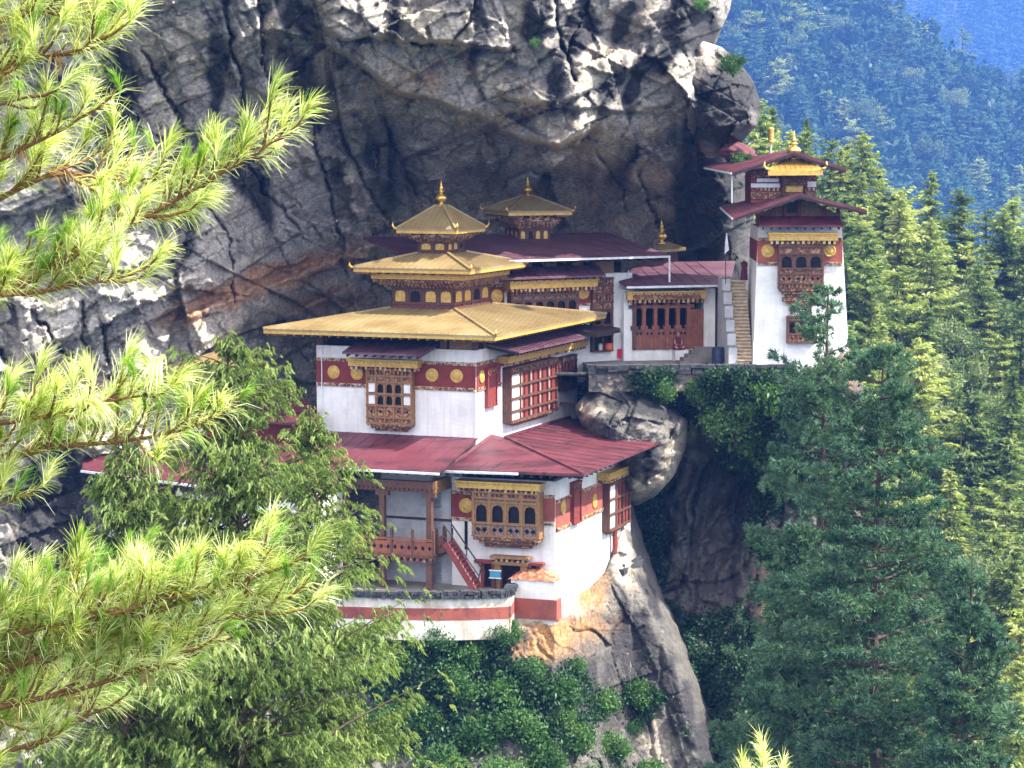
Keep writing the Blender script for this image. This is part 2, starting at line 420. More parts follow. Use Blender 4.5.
M['cypress'] = foliage('weeping_cypress_sprays', (.045, .088, .025), (.115, .18, .045), (.26, .32, .09), .38, .45, .9, 0., .3)
M['cypress_tip'] = foliage('young_cypress_sprays', (.13, .21, .05), (.25, .33, .09), (.42, .47, .18), .4, .45, .9, 0., .35)
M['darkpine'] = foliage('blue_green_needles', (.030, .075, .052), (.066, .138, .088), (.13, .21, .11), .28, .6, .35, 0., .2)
M['fir'] = foliage('forest_conifer_needles', (.06, .105, .036), (.19, .245, .072), (.40, .42, .16), .45, .6, .25, .5, .25)
M['broad'] = foliage('forest_broadleaf', (.055, .09, .04), (.115, .165, .065), (.21, .25, .11), .35, .6, .3, .5, .25)
M['bush'] = foliage('shrub_leaves', (.028, .075, .020), (.06, .145, .036), (.12, .22, .06), .35, .5, .5, .4, .3)
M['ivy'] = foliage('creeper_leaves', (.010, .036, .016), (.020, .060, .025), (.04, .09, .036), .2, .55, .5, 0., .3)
M['needle_dead'] = foliage('dry_pine_needles', (.22, .12, .04), (.38, .22, .08), (.5, .34, .15), .3, .5, 3., 0., .3)
M['bark'] = pbr('grey_brown_bark', (.085, .060, .045), (.040, .028, .022), .95, ns=8, bs=.8, scale=(1, 1, .25))
M['twig'] = pbr('brown_twig', (.20, .085, .03), (.10, .045, .02), .8, ns=20)
M['hill'] = pbr('forest_floor', (.045, .065, .03), (.02, .034, .018), .95, ns=.12, bs=.8, bscale=.8)
M['ground'] = pbr('valley_floor', (.05, .07, .03), (.025, .04, .02), .95, ns=.05)
M['robe'] = pbr('maroon_robe', (.12, .012, .025), (.07, .008, .016), .9, ns=6)
M['skin'] = pbr('skin', (.42, .24, .16), (.36, .2, .13), .6, ns=6)
M['cloth'] = pbr('red_cloth', (.75, .01, .03), (.6, .01, .025), .8, ns=4)
M['flag'] = pbr('white_flag', (.8, .8, .86), (.68, .68, .75), .8, ns=3)
M['bin'] = pbr('dark_blue_plastic', (.022, .035, .075), (.014, .022, .05), .45, ns=4)
M['bluesign'] = pbr('blue_board', (.05, .30, .48), (.04, .22, .38), .5, ns=4)
M['tarp'] = pbr('maroon_cloth_bundle', (.15, .04, .055), (.08, .02, .032), .85, ns=1.5, bs=.8, bscale=2.)
M['orangepot'] = pbr('orange_pot', (.75, .13, .02), (.6, .1, .02), .5, ns=3)
# ------------------------------------------------------------------ terrain and rock
def interp_edge(py, pts):
    p = np.array(pts, float); return np.interp(py, p[:, 1], p[:, 0])
def blob(px, py, cx, cy, rx, ry, ang=0.):
    a = math.radians(ang); dx = px - cx; dy = py - cy
    x = dx * math.cos(a) + dy * math.sin(a); y = -dx * math.sin(a) + dy * math.cos(a)
    return np.exp(-((x / rx) ** 2 + (y / ry) ** 2) ** 1.5)
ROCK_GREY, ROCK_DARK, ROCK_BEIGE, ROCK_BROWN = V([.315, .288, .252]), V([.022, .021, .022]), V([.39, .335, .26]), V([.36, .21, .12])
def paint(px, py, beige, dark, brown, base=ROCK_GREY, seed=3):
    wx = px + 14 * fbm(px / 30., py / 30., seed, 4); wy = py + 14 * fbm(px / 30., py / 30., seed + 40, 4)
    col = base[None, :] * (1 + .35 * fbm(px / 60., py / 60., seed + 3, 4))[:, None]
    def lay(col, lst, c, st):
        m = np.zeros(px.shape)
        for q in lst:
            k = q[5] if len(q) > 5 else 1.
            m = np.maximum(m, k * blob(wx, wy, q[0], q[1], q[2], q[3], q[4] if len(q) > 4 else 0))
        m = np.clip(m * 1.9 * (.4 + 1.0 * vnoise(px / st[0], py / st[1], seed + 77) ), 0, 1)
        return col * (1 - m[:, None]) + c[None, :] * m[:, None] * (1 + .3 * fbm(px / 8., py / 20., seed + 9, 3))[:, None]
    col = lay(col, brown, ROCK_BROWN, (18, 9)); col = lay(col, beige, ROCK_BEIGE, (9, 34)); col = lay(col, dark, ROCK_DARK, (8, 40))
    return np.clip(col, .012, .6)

# --- the great cliff behind the monastery
NXC, NYC = 520, 620
pyg = np.linspace(-90, 800, NYC)[:, None] * np.ones((1, NXC)); tx = np.linspace(0, 1, NXC)[None, :]
EDGE = [(745, -90), (738, -20), (733, 0), (722, 30), (714, 48), (716, 62), (720, 90), (730, 135), (750, 165), (754, 200), (756, 260), (756, 400), (756, 800)]
Rg = interp_edge(pyg + 5 * fbm(pyg / 14., pyg * 0, 5, 3), EDGE)
pxg = -90 + (Rg + 90) * tx
px_, py_ = pxg.ravel(), pyg.ravel()
base = tps([(-80, -90, 147), (150, -90, 149), (350, -90, 155), (550, -90, 160), (700, -90, 166), (-80, 100, 151), (150, 100, 155), (300, 40, 158),
            (450, 40, 161), (600, 50, 163), (700, 60, 168), (330, 115, 166), (450, 150, 173), (560, 165, 172), (640, 160, 173), (710, 150, 173), (100, 250, 157),
            (200, 250, 160), (300, 200, 170), (400, 200, 180), (500, 200, 184.5), (600, 200, 184.5), (700, 220, 182), (0, 350, 155), (100, 350, 157), (230, 330, 164),
            (300, 330, 178), (400, 300, 186), (600, 300, 188), (720, 300, 186), (0, 470, 155), (100, 460, 157), (300, 420, 180), (-80, 600, 152), (100, 600, 157), (300, 600, 172),
            (450, 600, 175), (700, 500, 185), (700, 800, 180), (300, 800, 168), (0, 800, 150)])
Yc = base(px_, py_)
wx = px_ + 16 * fbm(px_ / 60., py_ / 60., 21, 2) + 4 * fbm(px_ / 9., py_ / 9., 23, 3); wy = py_ + 16 * fbm(px_ / 60., py_ / 60., 22, 2) + 4 * fbm(px_ / 9., py_ / 9., 24, 3)
ca, sa = math.cos(math.radians(-28)), math.sin(math.radians(-28))
for (sx, sy, amp, sd) in ((110., 70., 2.2, 31), (44., 28., .7, 37)):
    rx, ry = (wx * ca + wy * sa) / sx, (-wx * sa + wy * ca) / sy
    f1, f2, cid, dx, dy = worley(rx, ry, sd)
    g1 = (cid * 7.3) % 1 - .5; g2 = (cid * 13.7) % 1 - .5
    Yc += amp * ((cid - .5) * 1.1 + g1 * dx * 1.5 + (g2 - .25) * dy * 1.7)
Yc += joints(px_, py_, -16, 58, 2.1, 501, .3) + joints(px_, py_, 66, 40, 1.5, 502, .3) + joints(px_, py_, 118, 26, .9, 506, .3) + joints(px_, py_, -30, 19, .6, 503, .3) + joints(px_, py_, 72, 11, .26, 504, .3)
Yc += .2 * fbm(px_ / 16., py_ / 11., 61, 5) + .08 * fbm(px_ / 4., py_ / 4., 67, 3)
def ledge(Y, pts, h, w, falloff):      # rock above the line stands h metres proud of the rock below it
    d, s = polydist(px_, py_ + 3 * fbm(px_ / 9., py_ / 9., 71, 3), pts); sd_ = d * s
    ends = smooth01(0, 22, np.minimum(px_ - min(p[0] for p in pts), max(p[0] for p in pts) - px_) + 8)
    up = smooth01(-w, w, sd_) * np.exp(-np.clip(sd_, 0, None) / falloff); lo = (1 - smooth01(-w, w, sd_)) * np.exp(-np.clip(-sd_, 0, None) / falloff)
    return Y + h * .5 * (lo - up) * ends
for pts, h, w, fo in (
    ([(318, 26), (346, 40), (372, 36), (417, 42), (455, 43), (515, 50)], 4.2, 2.5, 40),
    ([(330, 45), (359, 63), (395, 93), (433, 101), (482, 118), (515, 139), (560, 148), (592, 130)], 6.0, 3, 60),
    ([(530, 138), (540, 143), (562, 147), (577, 133), (592, 122)], 3.0, 2, 25),
    ([(500, 98), (545, 104), (577, 108), (643, 112), (680, 102)], 2.0, 2, 22),
    ([(300, 100), (330, 118), (362, 108)], 3.5, 3, 30),
    ([(180, 318), (230, 296), (290, 276), (350, 250), (392, 236)], -2.4, 4, 40),
    ([(560, 178), (590, 165), (620, 175), (645, 200)], 2.4, 3, 30)):
    Yc = ledge(Yc, pts, h, w, fo)
for pts, dep, w in (
    ([(143, 49), (159, 85), (177, 114), (184, 142)], 2.6, 2.6), ([(221, -20), (233, 55), (241, 78), (241, 146)], 2.6, 2.4),
    ([(256, -20), (260, 16), (264, 75), (293, 101), (319, 130)], 3.2, 3.0), ([(311, 124), (325, 182), (345, 250)], 2.2, 2.4), ([(241, 146), (262, 190), (300, 230)], 1.6, 2.2),
    ([(195, 190), (230, 240), (235, 300)], 1.4, 2.), ([(0, 352), (24, 386), (24, 420)], 2.4, 3.), ([(40, 322), (62, 350), (84, 384)], 2.2, 3.), ([(80, 300), (84, 345), (92, 378)], 1.6, 2.2),
    ([(343, 140), (372, 200), (392, 232)], 2.0, 2.4), ([(383, 120), (400, 165), (420, 200)], 1.6, 2.), ([(553, -20), (560, 40), (575, 78)], 2.2, 2.6), ([(590, -10), (566, 60)], 1.4, 2.), ([(640, 180), (655, 215), (660, 250)], 1.8, 2.4),
    ([(505, 185), (530, 170), (560, 180)], 1.4, 2.), ([(596, 150), (620, 185), (627, 215)], 1.4, 2.2), ([(697, 55), (705, 110), (700, 150)], 2.2, 3.), ([(480, -20), (470, 20), (452, 42)], 1.6, 2.)):
    d, s = polydist(px_ + 5 * fbm(px_ / 12., py_ / 12., 81, 4), py_ + 5 * fbm(px_ / 12., py_ / 12., 82, 4), pts); ww = w * .62 * (.5 + 1.1 * vnoise(px_ / 22., py_ / 22., 83)); Yc += dep * np.exp(-(d / ww) ** 2) + dep * .3 * s * np.exp(-(d / 22.))
edge_d = Rg.ravel() - px_
Yc += 14 * (1 - np.clip(edge_d / 40., 0, 1)) ** 2.4
Yc = Yc.reshape(NYC, NXC)
extra = [(4 * k, 7 * k) for k in range(1, 9)]
pxa = np.concatenate([pxg] + [Rg[:, -1:] - e[0] for e in extra], 1); pya = np.concatenate([pyg] + [pyg[:, :1]] * len(extra), 1)
Ya = np.concatenate([Yc] + [Yc[:, -1:] + e[1] for e in extra], 1)
BEIGE = [(480, 195, 80, 50, 0, .6), (370, 210, 30, 50, -20, .45), (600, 215, 60, 34, 0, .75), (430, 115, 50, 18, 15, .4), (425, 18, 52, 26, 0, .5), (520, 20, 24, 30, 20, .4), (603, 58, 14, 40, 32, .7), (566, 128, 42, 18, 0, .6), (655, 66, 26, 14), (655, 170, 11, 60, 5), (590, 160, 50, 20, -10, .8), (615, 195, 34, 34, 0, .7),
         (449, 163, 12, 11), (175, 60, 40, 60, 0, .4), (272, 38, 9, 24), (640, 20, 10, 22, 25, .7), (330, 15, 22, 20, 0, .6), (160, 120, 18, 30, 0, .5), (486, 72, 40, 14, 20, .55), (520, 90, 40, 12, 20, .5), (700, 75, 6, 26, 0, .8), (415, 75, 26, 16, 20, .35), (240, 330, 60, 16, -20, .4)]
DARK = [(478, 25, 8, 40), (610, 95, 7, 34, 20), (640, 70, 9, 40, 25), (575, 45, 9, 40, 30), (395, 15, 7, 30), (215, 60, 10, 60), (180, 210, 14, 60), (250, 180, 12, 50, -20), (700, 200, 34, 100), (722, 200, 20, 80), (735, 330, 20, 80),  (535, 18, 13, 34), (672, 25, 20, 50, 25), (700, 30, 22, 30), (300, 12, 18, 24), (345, 95, 30, 12, 20, .3), (117, 100, 17, 56), (558, 85, 16, 30, 30, .6),  # dark streaks; edge blobs near the tower also paint in shade
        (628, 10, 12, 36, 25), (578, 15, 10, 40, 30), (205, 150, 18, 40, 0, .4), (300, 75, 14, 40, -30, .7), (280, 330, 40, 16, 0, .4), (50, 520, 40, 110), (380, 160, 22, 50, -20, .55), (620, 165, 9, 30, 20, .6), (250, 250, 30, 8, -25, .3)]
BROWN = [(285, 278, 120, 13, -21), (220, 300, 60, 12, -20, .8), (420, 85, 26, 14, 0, .5), (330, 300, 50, 14, -10, .5), (600, 195, 40, 26, 0, .35), (60, 385, 40, 20, 0, .4)]
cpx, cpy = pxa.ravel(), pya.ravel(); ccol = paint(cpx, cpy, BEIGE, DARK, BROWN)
seep_shade = np.clip(smooth01(668, 690, cpx + 9 * fbm(cpx / 9., cpy / 50., 333, 4)) * smooth01(120, 160, cpy + 14 * fbm(cpx / 9., cpy / 30., 334, 3)), 0, 1)
ccol = ccol * (1 - .80 * seep_shade[:, None])      # black seep right of the rear temple, darkened further to paint in shade
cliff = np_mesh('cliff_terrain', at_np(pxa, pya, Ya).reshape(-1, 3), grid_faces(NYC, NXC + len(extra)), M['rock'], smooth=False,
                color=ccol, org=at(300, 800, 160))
tag(cliff, 'tall grey overhanging cliff face behind the monastery', None, None, 'structure')

# --- the dark ravine wall below the terrace
n1, n2 = 260, 170
py2, px2 = np.meshgrid(np.linspace(372, 830, n1), np.linspace(545, 860, n2), indexing='ij')
b2 = tps([(545, 372, 182), (590, 372, 172), (620, 372, 166.5), (650, 372, 166), (780, 372, 166.5), (860, 372, 169), (600, 450, 172), (660, 440, 173), (700, 460, 176), (760, 470, 171), (860, 470, 170), (640, 520, 176), (700, 520, 174), (720, 580, 171), (760, 560, 168),
          (700, 640, 165), (760, 680, 160), (650, 700, 168), (700, 820, 154), (860, 820, 154), (545, 820, 174), (560, 450, 180), (800, 400, 165.3), (840, 420, 165), (800, 450, 165), (740, 395, 165.6), (860, 600, 163)])
Y2 = b2(px2, py2)
w2x = px2 + 18 * fbm(px2 / 50., py2 / 50., 121, 4); w2y = py2 + 18 * fbm(px2 / 50., py2 / 50., 122, 4)
for (sx, sy, amp, sd) in ((40., 110., 2.4, 131), (20., 42., .9, 137), (8., 14., .3, 141)):
    f1, f2, cid, dx, dy = worley((w2x + .25 * w2y) / sx, w2y / sy, sd)
    Y2 += amp * ((cid - .5) * 1.2 + ((cid * 7.3) % 1 - .5) * dx * 1.6 + ((cid * 13.7) % 1 - .5) * dy) + amp * .4 * np.exp(-((f2 - f1) / .07) ** 2)
Y2 += joints(px2, py2, 8, 26, 1.6, 511) + joints(px2, py2, 70, 20, .8, 512) + joints(px2, py2, -20, 9, .3, 513)
Y2 += .3 * fbm(px2 / 8., py2 / 12., 151, 4); Y2[:3] = np.minimum(Y2[:3], 166.6)
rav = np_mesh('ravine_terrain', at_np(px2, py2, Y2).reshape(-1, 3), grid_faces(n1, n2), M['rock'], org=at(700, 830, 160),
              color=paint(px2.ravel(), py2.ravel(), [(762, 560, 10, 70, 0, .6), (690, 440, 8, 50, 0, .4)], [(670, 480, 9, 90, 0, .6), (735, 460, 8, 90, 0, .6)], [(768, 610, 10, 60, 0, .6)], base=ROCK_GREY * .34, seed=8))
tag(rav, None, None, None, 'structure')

# --- the rock spur that carries the lower temple
n1, n2 = 300, 330
BW_C = at(555, 560, 150.3)
SPUR_EDGE = [(628, 470), (631, 500), (640, 530), (652, 568), (668, 606), (687, 650), (703, 690), (727, 768), (745, 830)]
WALLBOT = [(300, 640), (380, 640), (440, 634), (515, 626), (560, 603), (590, 588), (606, 572), (622, 530), (630, 500), (680, 470)]
py3 = np.linspace(470, 840, n1)[:, None] * np.ones((1, n2)); t3 = np.linspace(0, 1, n2)[None, :]
R3 = interp_edge(py3 + 4 * fbm(py3 / 13., py3 * 0, 205, 3), SPUR_EDGE)
px3 = 250 + (R3 - 250) * t3
wallY = np.where(px3 < 555, 150.3 + (555 - px3) / 16.6 * .05 - .6 * smooth01(555, 500, px3), 150.3 + np.clip(px3 - 555, 0, 78) * .175)
wb = np.interp(px3, [p[0] for p in WALLBOT], [p[1] for p in WALLBOT])
sdw = py3 - wb
Y3 = wallY + np.where(sdw < 0, np.clip(-sdw, 0, 40) * .11 + .35, 0) - np.where(sdw > 0, .35 * (1 - np.exp(-sdw / 8.)) + sdw * .035, 0)
Y3 += np.where(px3 < 515, np.clip((515 - px3) / 60., 0, 1) * -.6, 0)
w3x = px3 + 14 * fbm(px3 / 40., py3 / 40., 221, 4); w3y = py3 + 14 * fbm(px3 / 40., py3 / 40., 222, 4)
fade = smooth01(-6, 40, sdw)
for (sx, sy, amp, sd) in ((46., 90., .5, 231), (11., 15., .1, 241)):
    f1, f2, cid, dx, dy = worley((w3x - .35 * w3y) / sx, w3y / sy, sd)
    Y3 += (.12 + .88 * fade) * amp * (((cid - .5) + ((cid * 7.3) % 1 - .5) * dx * 1.5 + ((cid * 13.7) % 1 - .5) * dy) + .4 * np.exp(-((f2 - f1) / .07) ** 2))
Y3 += (.10 + .9 * fade) * (joints(px3, py3, -22, 34, .9, 521, .2) + joints(px3, py3, 66, 40, .4, 522, .2) + joints(px3, py3, -16, 12, .22, 523, .2))
Y3 += .13 * fbm(px3 / 6., py3 / 8., 251, 4)
e3 = R3 - px3; Y3 += 9 * (1 - np.clip(e3 / 26., 0, 1)) ** 2.2
ex3 = [(5 * k, 6 * k) for k in range(1, 6)]
pxa = np.concatenate([px3] + [R3[:, -1:] - e[0] for e in ex3], 1); pya = np.concatenate([py3] + [py3[:, :1]] * len(ex3), 1); Ya3 = np.concatenate([Y3] + [Y3[:, -1:] + e[1] for e in ex3], 1)
pc = paint(pxa.ravel(), pya.ravel(), [(624, 550, 10, 36, -15, .9), (560, 608, 40, 9), (655, 735, 14, 30, -20, .8), (530, 620, 30, 10)],
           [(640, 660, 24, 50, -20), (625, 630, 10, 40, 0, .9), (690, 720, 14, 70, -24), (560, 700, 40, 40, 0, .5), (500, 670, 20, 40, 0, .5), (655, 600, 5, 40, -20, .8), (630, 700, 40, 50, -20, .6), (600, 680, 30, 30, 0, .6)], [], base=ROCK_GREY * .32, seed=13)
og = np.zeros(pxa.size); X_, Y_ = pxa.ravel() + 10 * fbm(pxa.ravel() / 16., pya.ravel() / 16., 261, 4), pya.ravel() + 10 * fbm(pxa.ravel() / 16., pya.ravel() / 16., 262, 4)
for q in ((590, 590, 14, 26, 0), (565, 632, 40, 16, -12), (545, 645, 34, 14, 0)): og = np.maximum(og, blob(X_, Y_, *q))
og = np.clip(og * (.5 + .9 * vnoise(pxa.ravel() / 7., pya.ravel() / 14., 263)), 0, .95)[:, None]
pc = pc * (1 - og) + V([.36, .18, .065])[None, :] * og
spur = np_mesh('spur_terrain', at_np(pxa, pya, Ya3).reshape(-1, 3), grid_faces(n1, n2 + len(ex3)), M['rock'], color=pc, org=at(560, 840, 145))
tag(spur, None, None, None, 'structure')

# --- loose masses of rock: closed bodies with their own depth
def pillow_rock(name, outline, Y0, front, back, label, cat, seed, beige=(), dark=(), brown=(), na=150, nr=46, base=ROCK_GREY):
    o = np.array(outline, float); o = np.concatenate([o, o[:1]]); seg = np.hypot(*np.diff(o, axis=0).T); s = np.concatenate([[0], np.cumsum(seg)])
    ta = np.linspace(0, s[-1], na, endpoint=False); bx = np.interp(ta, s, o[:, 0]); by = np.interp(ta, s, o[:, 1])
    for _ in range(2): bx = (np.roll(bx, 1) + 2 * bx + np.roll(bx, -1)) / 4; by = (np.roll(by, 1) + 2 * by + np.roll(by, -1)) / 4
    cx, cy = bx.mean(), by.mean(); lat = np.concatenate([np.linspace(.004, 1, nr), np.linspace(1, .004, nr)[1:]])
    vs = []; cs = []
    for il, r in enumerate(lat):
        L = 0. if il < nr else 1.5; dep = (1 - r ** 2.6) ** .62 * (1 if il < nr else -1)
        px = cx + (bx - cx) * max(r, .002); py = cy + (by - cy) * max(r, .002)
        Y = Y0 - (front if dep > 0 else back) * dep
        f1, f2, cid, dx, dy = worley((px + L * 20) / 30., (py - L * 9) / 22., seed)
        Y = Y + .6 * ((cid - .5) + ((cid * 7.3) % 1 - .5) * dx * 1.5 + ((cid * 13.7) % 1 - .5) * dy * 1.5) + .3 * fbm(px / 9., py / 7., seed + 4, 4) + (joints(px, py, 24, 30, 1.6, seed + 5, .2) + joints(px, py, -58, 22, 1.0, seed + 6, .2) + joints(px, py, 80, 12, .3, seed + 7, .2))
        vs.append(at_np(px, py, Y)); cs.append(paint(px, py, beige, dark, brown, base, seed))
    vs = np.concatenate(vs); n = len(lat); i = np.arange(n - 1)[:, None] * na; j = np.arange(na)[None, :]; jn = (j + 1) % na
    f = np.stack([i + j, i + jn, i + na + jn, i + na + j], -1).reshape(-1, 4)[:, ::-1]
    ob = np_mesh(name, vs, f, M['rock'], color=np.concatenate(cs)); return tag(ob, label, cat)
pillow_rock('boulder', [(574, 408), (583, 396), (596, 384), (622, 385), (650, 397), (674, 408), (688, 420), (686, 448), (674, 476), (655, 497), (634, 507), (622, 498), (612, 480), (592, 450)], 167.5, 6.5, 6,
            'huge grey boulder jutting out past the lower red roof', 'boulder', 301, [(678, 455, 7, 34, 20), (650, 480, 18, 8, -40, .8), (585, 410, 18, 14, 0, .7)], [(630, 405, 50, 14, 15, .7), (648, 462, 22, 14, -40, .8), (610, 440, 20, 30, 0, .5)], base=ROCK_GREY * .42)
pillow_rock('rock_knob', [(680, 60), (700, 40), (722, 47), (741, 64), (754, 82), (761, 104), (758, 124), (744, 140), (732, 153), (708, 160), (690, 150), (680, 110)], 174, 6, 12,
            'dark bulging rock knob at the cliff edge above the tower', 'boulder', 311, [(712, 70, 6, 24), (735, 140, 10, 10, 0, .7)], [(730, 115, 40, 50), (740, 90, 22, 40)])  # dark blobs put streaks and the knob's shade into its colour

# --- valley floor out to the horizon, and the forested slopes
g = 7000.
gv = []; ng = 40
for j in range(ng):
    for i in range(ng):
        x, y = -g + 2 * g * i / (ng - 1), -g + 2 * g * j / (ng - 1); gv.append((x, y, -150 + 6 * math.sin(x * .004) + 5 * math.cos(y * .005)))
ground = np_mesh('valley_ground', gv, grid_faces(ng, ng)[:, ::-1], M['ground'], org=(0, 0, -150)); tag(ground, None, None, None, 'structure')
def slope_grid(name, x0, x1, nx, crest, ybot, Yb, Yc_, amp, back, seed):
    """a hillside rising from ybot (depth Yb) to its crest line (depth Yc_), then falling away behind"""
    px = np.linspace(x0, x1, nx)[None, :] * np.ones((90, 1)); t = np.linspace(0, 1, 70)[:, None] * np.ones((1, nx))
    cr = np.interp(px[0], [c[0] for c in crest], [c[1] for c in crest])[None, :]
    def f(px, t, cr):
        py = ybot + (cr - ybot) * t; return py, Yb + (Yc_ - Yb) * t ** 1.15
    py, Y = f(px[:70], t, cr); P = at_np(px[:70], py, Y)
    m_px = FPX / ((Yb + Yc_) / 2); P[..., 2] += amp * fbm(P[..., 0] / (amp * 6), P[..., 1] / (amp * 6), seed, 4) * np.minimum(1, (1 - t) * 6 + .15); P[..., 1] += amp * 1.2 * fbm(P[..., 0] / (amp * 5), P[..., 2] / (amp * 5), seed + 3, 4)
    rows = [P]
    for k in range(1, 21):
        q = P[-1:].copy(); q[..., 1] += k * back / 20; q[..., 2] -= k * back / 20 * .55; rows.append(q)
    A = np.concatenate(rows, 0)
    ob = np_mesh(name, A.reshape(-1, 3), grid_faces(A.shape[0], nx), M['hill'], smooth=True, org=A[0, nx // 2]); tag(ob, None, None, None, 'structure')
    return P, np.linspace(x0, x1, nx), cr[0]
CREST1 = [(600, 190), (720, 178), (790, 176), (850, 196), (900, 246), (960, 272), (1024, 300), (1150, 350), (1300, 420)]
S1 = slope_grid('forest_hill', 560, 1260, 120, CREST1, 830, 188, 318, 3.0, 160, 401)
CREST2 = [(500, -150), (700, -105), (800, -70), (850, -20), (900, 20), (950, 62), (1024, 112), (1100, 170), (1250, 260), (1500, 420)]
S2 = slope_grid('far_hill', 480, 1480, 110, CREST2, 420, 1150, 1900, 34, 1000, 411)
CREST3 = [(300, -130), (700, -105), (900, -90), (1100, -80), (1300, -70), (1700, -100)]
S3 = slope_grid('distant_mountain', 380, 1700, 90, CREST3, 300, 2900, 4200, 80, 1600, 421)

# --- the air: one closed box of thin even haze round everything
hz = MB(); hz.box(Frame((-7100, 0), 0), 0, 14200, -166, 560, -7100, 7100)
hm = bpy.data.materials.new('mountain_haze'); hm.use_nodes = True; ht = hm.node_tree
for n_ in list(ht.nodes): ht.nodes.remove(n_)
ho = ht.nodes.new('ShaderNodeOutputMaterial'); hv = ht.nodes.new('ShaderNodeVolumePrincipled')
hv.inputs['Color'].default_value = (.10, .27, .90, 1); hv.inputs['Density'].default_value = HAZE_DENSITY; hv.inputs['Anisotropy'].default_value = 0.0
ht.links.new(hv.outputs[0], ho.inputs['Volume'])
haze = hz.build('haze', hm, org=(0, 0, 0)); tag(haze, None, None, None, 'stuff')

pillow_rock('boulder', [(836, 356), (848, 347), (856, 360), (862, 384), (866, 440), (846, 470), (826, 440), (828, 384)], 167, 3.5, 6,
            'small brown rock at the outer foot of the white tower', 'boulder', 321, [], [(858, 400, 20, 40, 0, .6)], [(850, 370, 20, 30, 0, .5)], base=ROCK_GREY * .7)
# ------------------------------------------------------------------ the parts Bhutanese buildings are made of
def wall_box(name, F, s0, s1, z0, z1, n0, n1, mat, parent, batter=0.):
    m = MB()
    q = [(s0, n1), (s1, n1), (s1, n0), (s0, n0)]; c = ((s0 + s1) / 2, (n0 + n1) / 2)
    low = [F.pt(s + math.copysign(batter, s - c[0]), z0, n + (math.copysign(batter, n - c[1]))) for s, n in q]
    m.hexa(low + [F.pt(s, z1, n) for s, n in q]); return m.build(name, mat, parent)
def dentils(m, F, s0, s1, z0, z1, n0, n1, pitch=.3, fill=.55):
    k = max(1, int(round((s1 - s0) / pitch))); p = (s1 - s0) / k
    for i in range(k): m.box(F, s0 + p * (i + .5 - fill / 2), s0 + p * (i + .5 + fill / 2), z0, z1, n0, n1)
def cornice(F, r, depth, parent, n=0., mat='gold', name='cornice', side_drop=True):
    s0, s1, z0, z1 = r; h = z1 - z0
    m = MB(); m.box(F, s0, s1, z0 + h * .30, z1 - h * .16, n, n + depth); m.box(F, s0 - .08, s1 + .08, z1 - h * .16, z1, n, n + depth + .10)
    dentils(m, F, s0, s1, z1 - h * .30, z1 - h * .18, n + depth, n + depth + .05, .28)
    o = m.build(name, M[mat], parent)
    d = MB(); dentils(d, F, s0 + .03, s1 - .03, z0, z0 + h * .29, n, n + depth - .06, .34, .5); d.build('dentil_row', M['dentil'], o)
    return o
def band(F, s0, s1, z0, z1, parent, discs=(), r=.42, mat='red', trim=.22, n=.05):
    m = MB(); m.box(F, s0, s1, z0, z1, 0, n); o = m.build('painted_band', M[mat], parent)
    for za in (z1, z0 - trim):
        t = MB(); t.box(F, s0, s1, za + trim * .72, za + trim, 0, n + .09); t.box(F, s0, s1, za + .003, za + trim * .22, 0, n + .05)
        dentils(t, F, s0, s1, za + trim * .22, za + trim * .72, 0, n + .08, .26, .55)
        t.build('band_trim', M['dentil'], o)
    for s, z in discs:
        d = MB(); d.disc(F, s, z, r, n, n + .06); d.build('medallion', M['gold'], o)
    return o
def arch_plate(m, F, a0, a1, z0, z1, n0, n1, lobes=True):
    """board with an arched opening cut out of it, filling a0-a1 x z0-z1"""
    w = a1 - a0; k = 10; c = (a0 + a1) / 2; mw = w * .10
    m.box(F, a0, a0 + mw, z0, z1, n0, n1); m.box(F, a1 - mw, a1, z0, z1, n0, n1)
    spring = z0 + (z1 - z0) * .58; top = z1 - (z1 - z0) * .10
    xs = [a0 + mw + (w - 2 * mw) * i / k for i in range(k + 1)]
    def hgt(x):
        q = abs(x - c) / (w / 2 - mw); h = math.sqrt(max(0, 1 - q * q))
        if lobes: h = h * .82 + .18 * abs(math.cos(q * math.pi * 1.5))
        return spring + (top - spring) * min(1, h)
    for x0, x1 in zip(xs[:-1], xs[1:]):
        b0, b1 = hgt(x0), hgt(x1)
        m.hexa([F.pt(x0, b0, n1), F.pt(x1, b1, n1), F.pt(x1, b1, n0), F.pt(x0, b0, n0), F.pt(x0, z1, n1), F.pt(x1, z1, n1), F.pt(x1, z1, n0), F.pt(x0, z1, n0)])
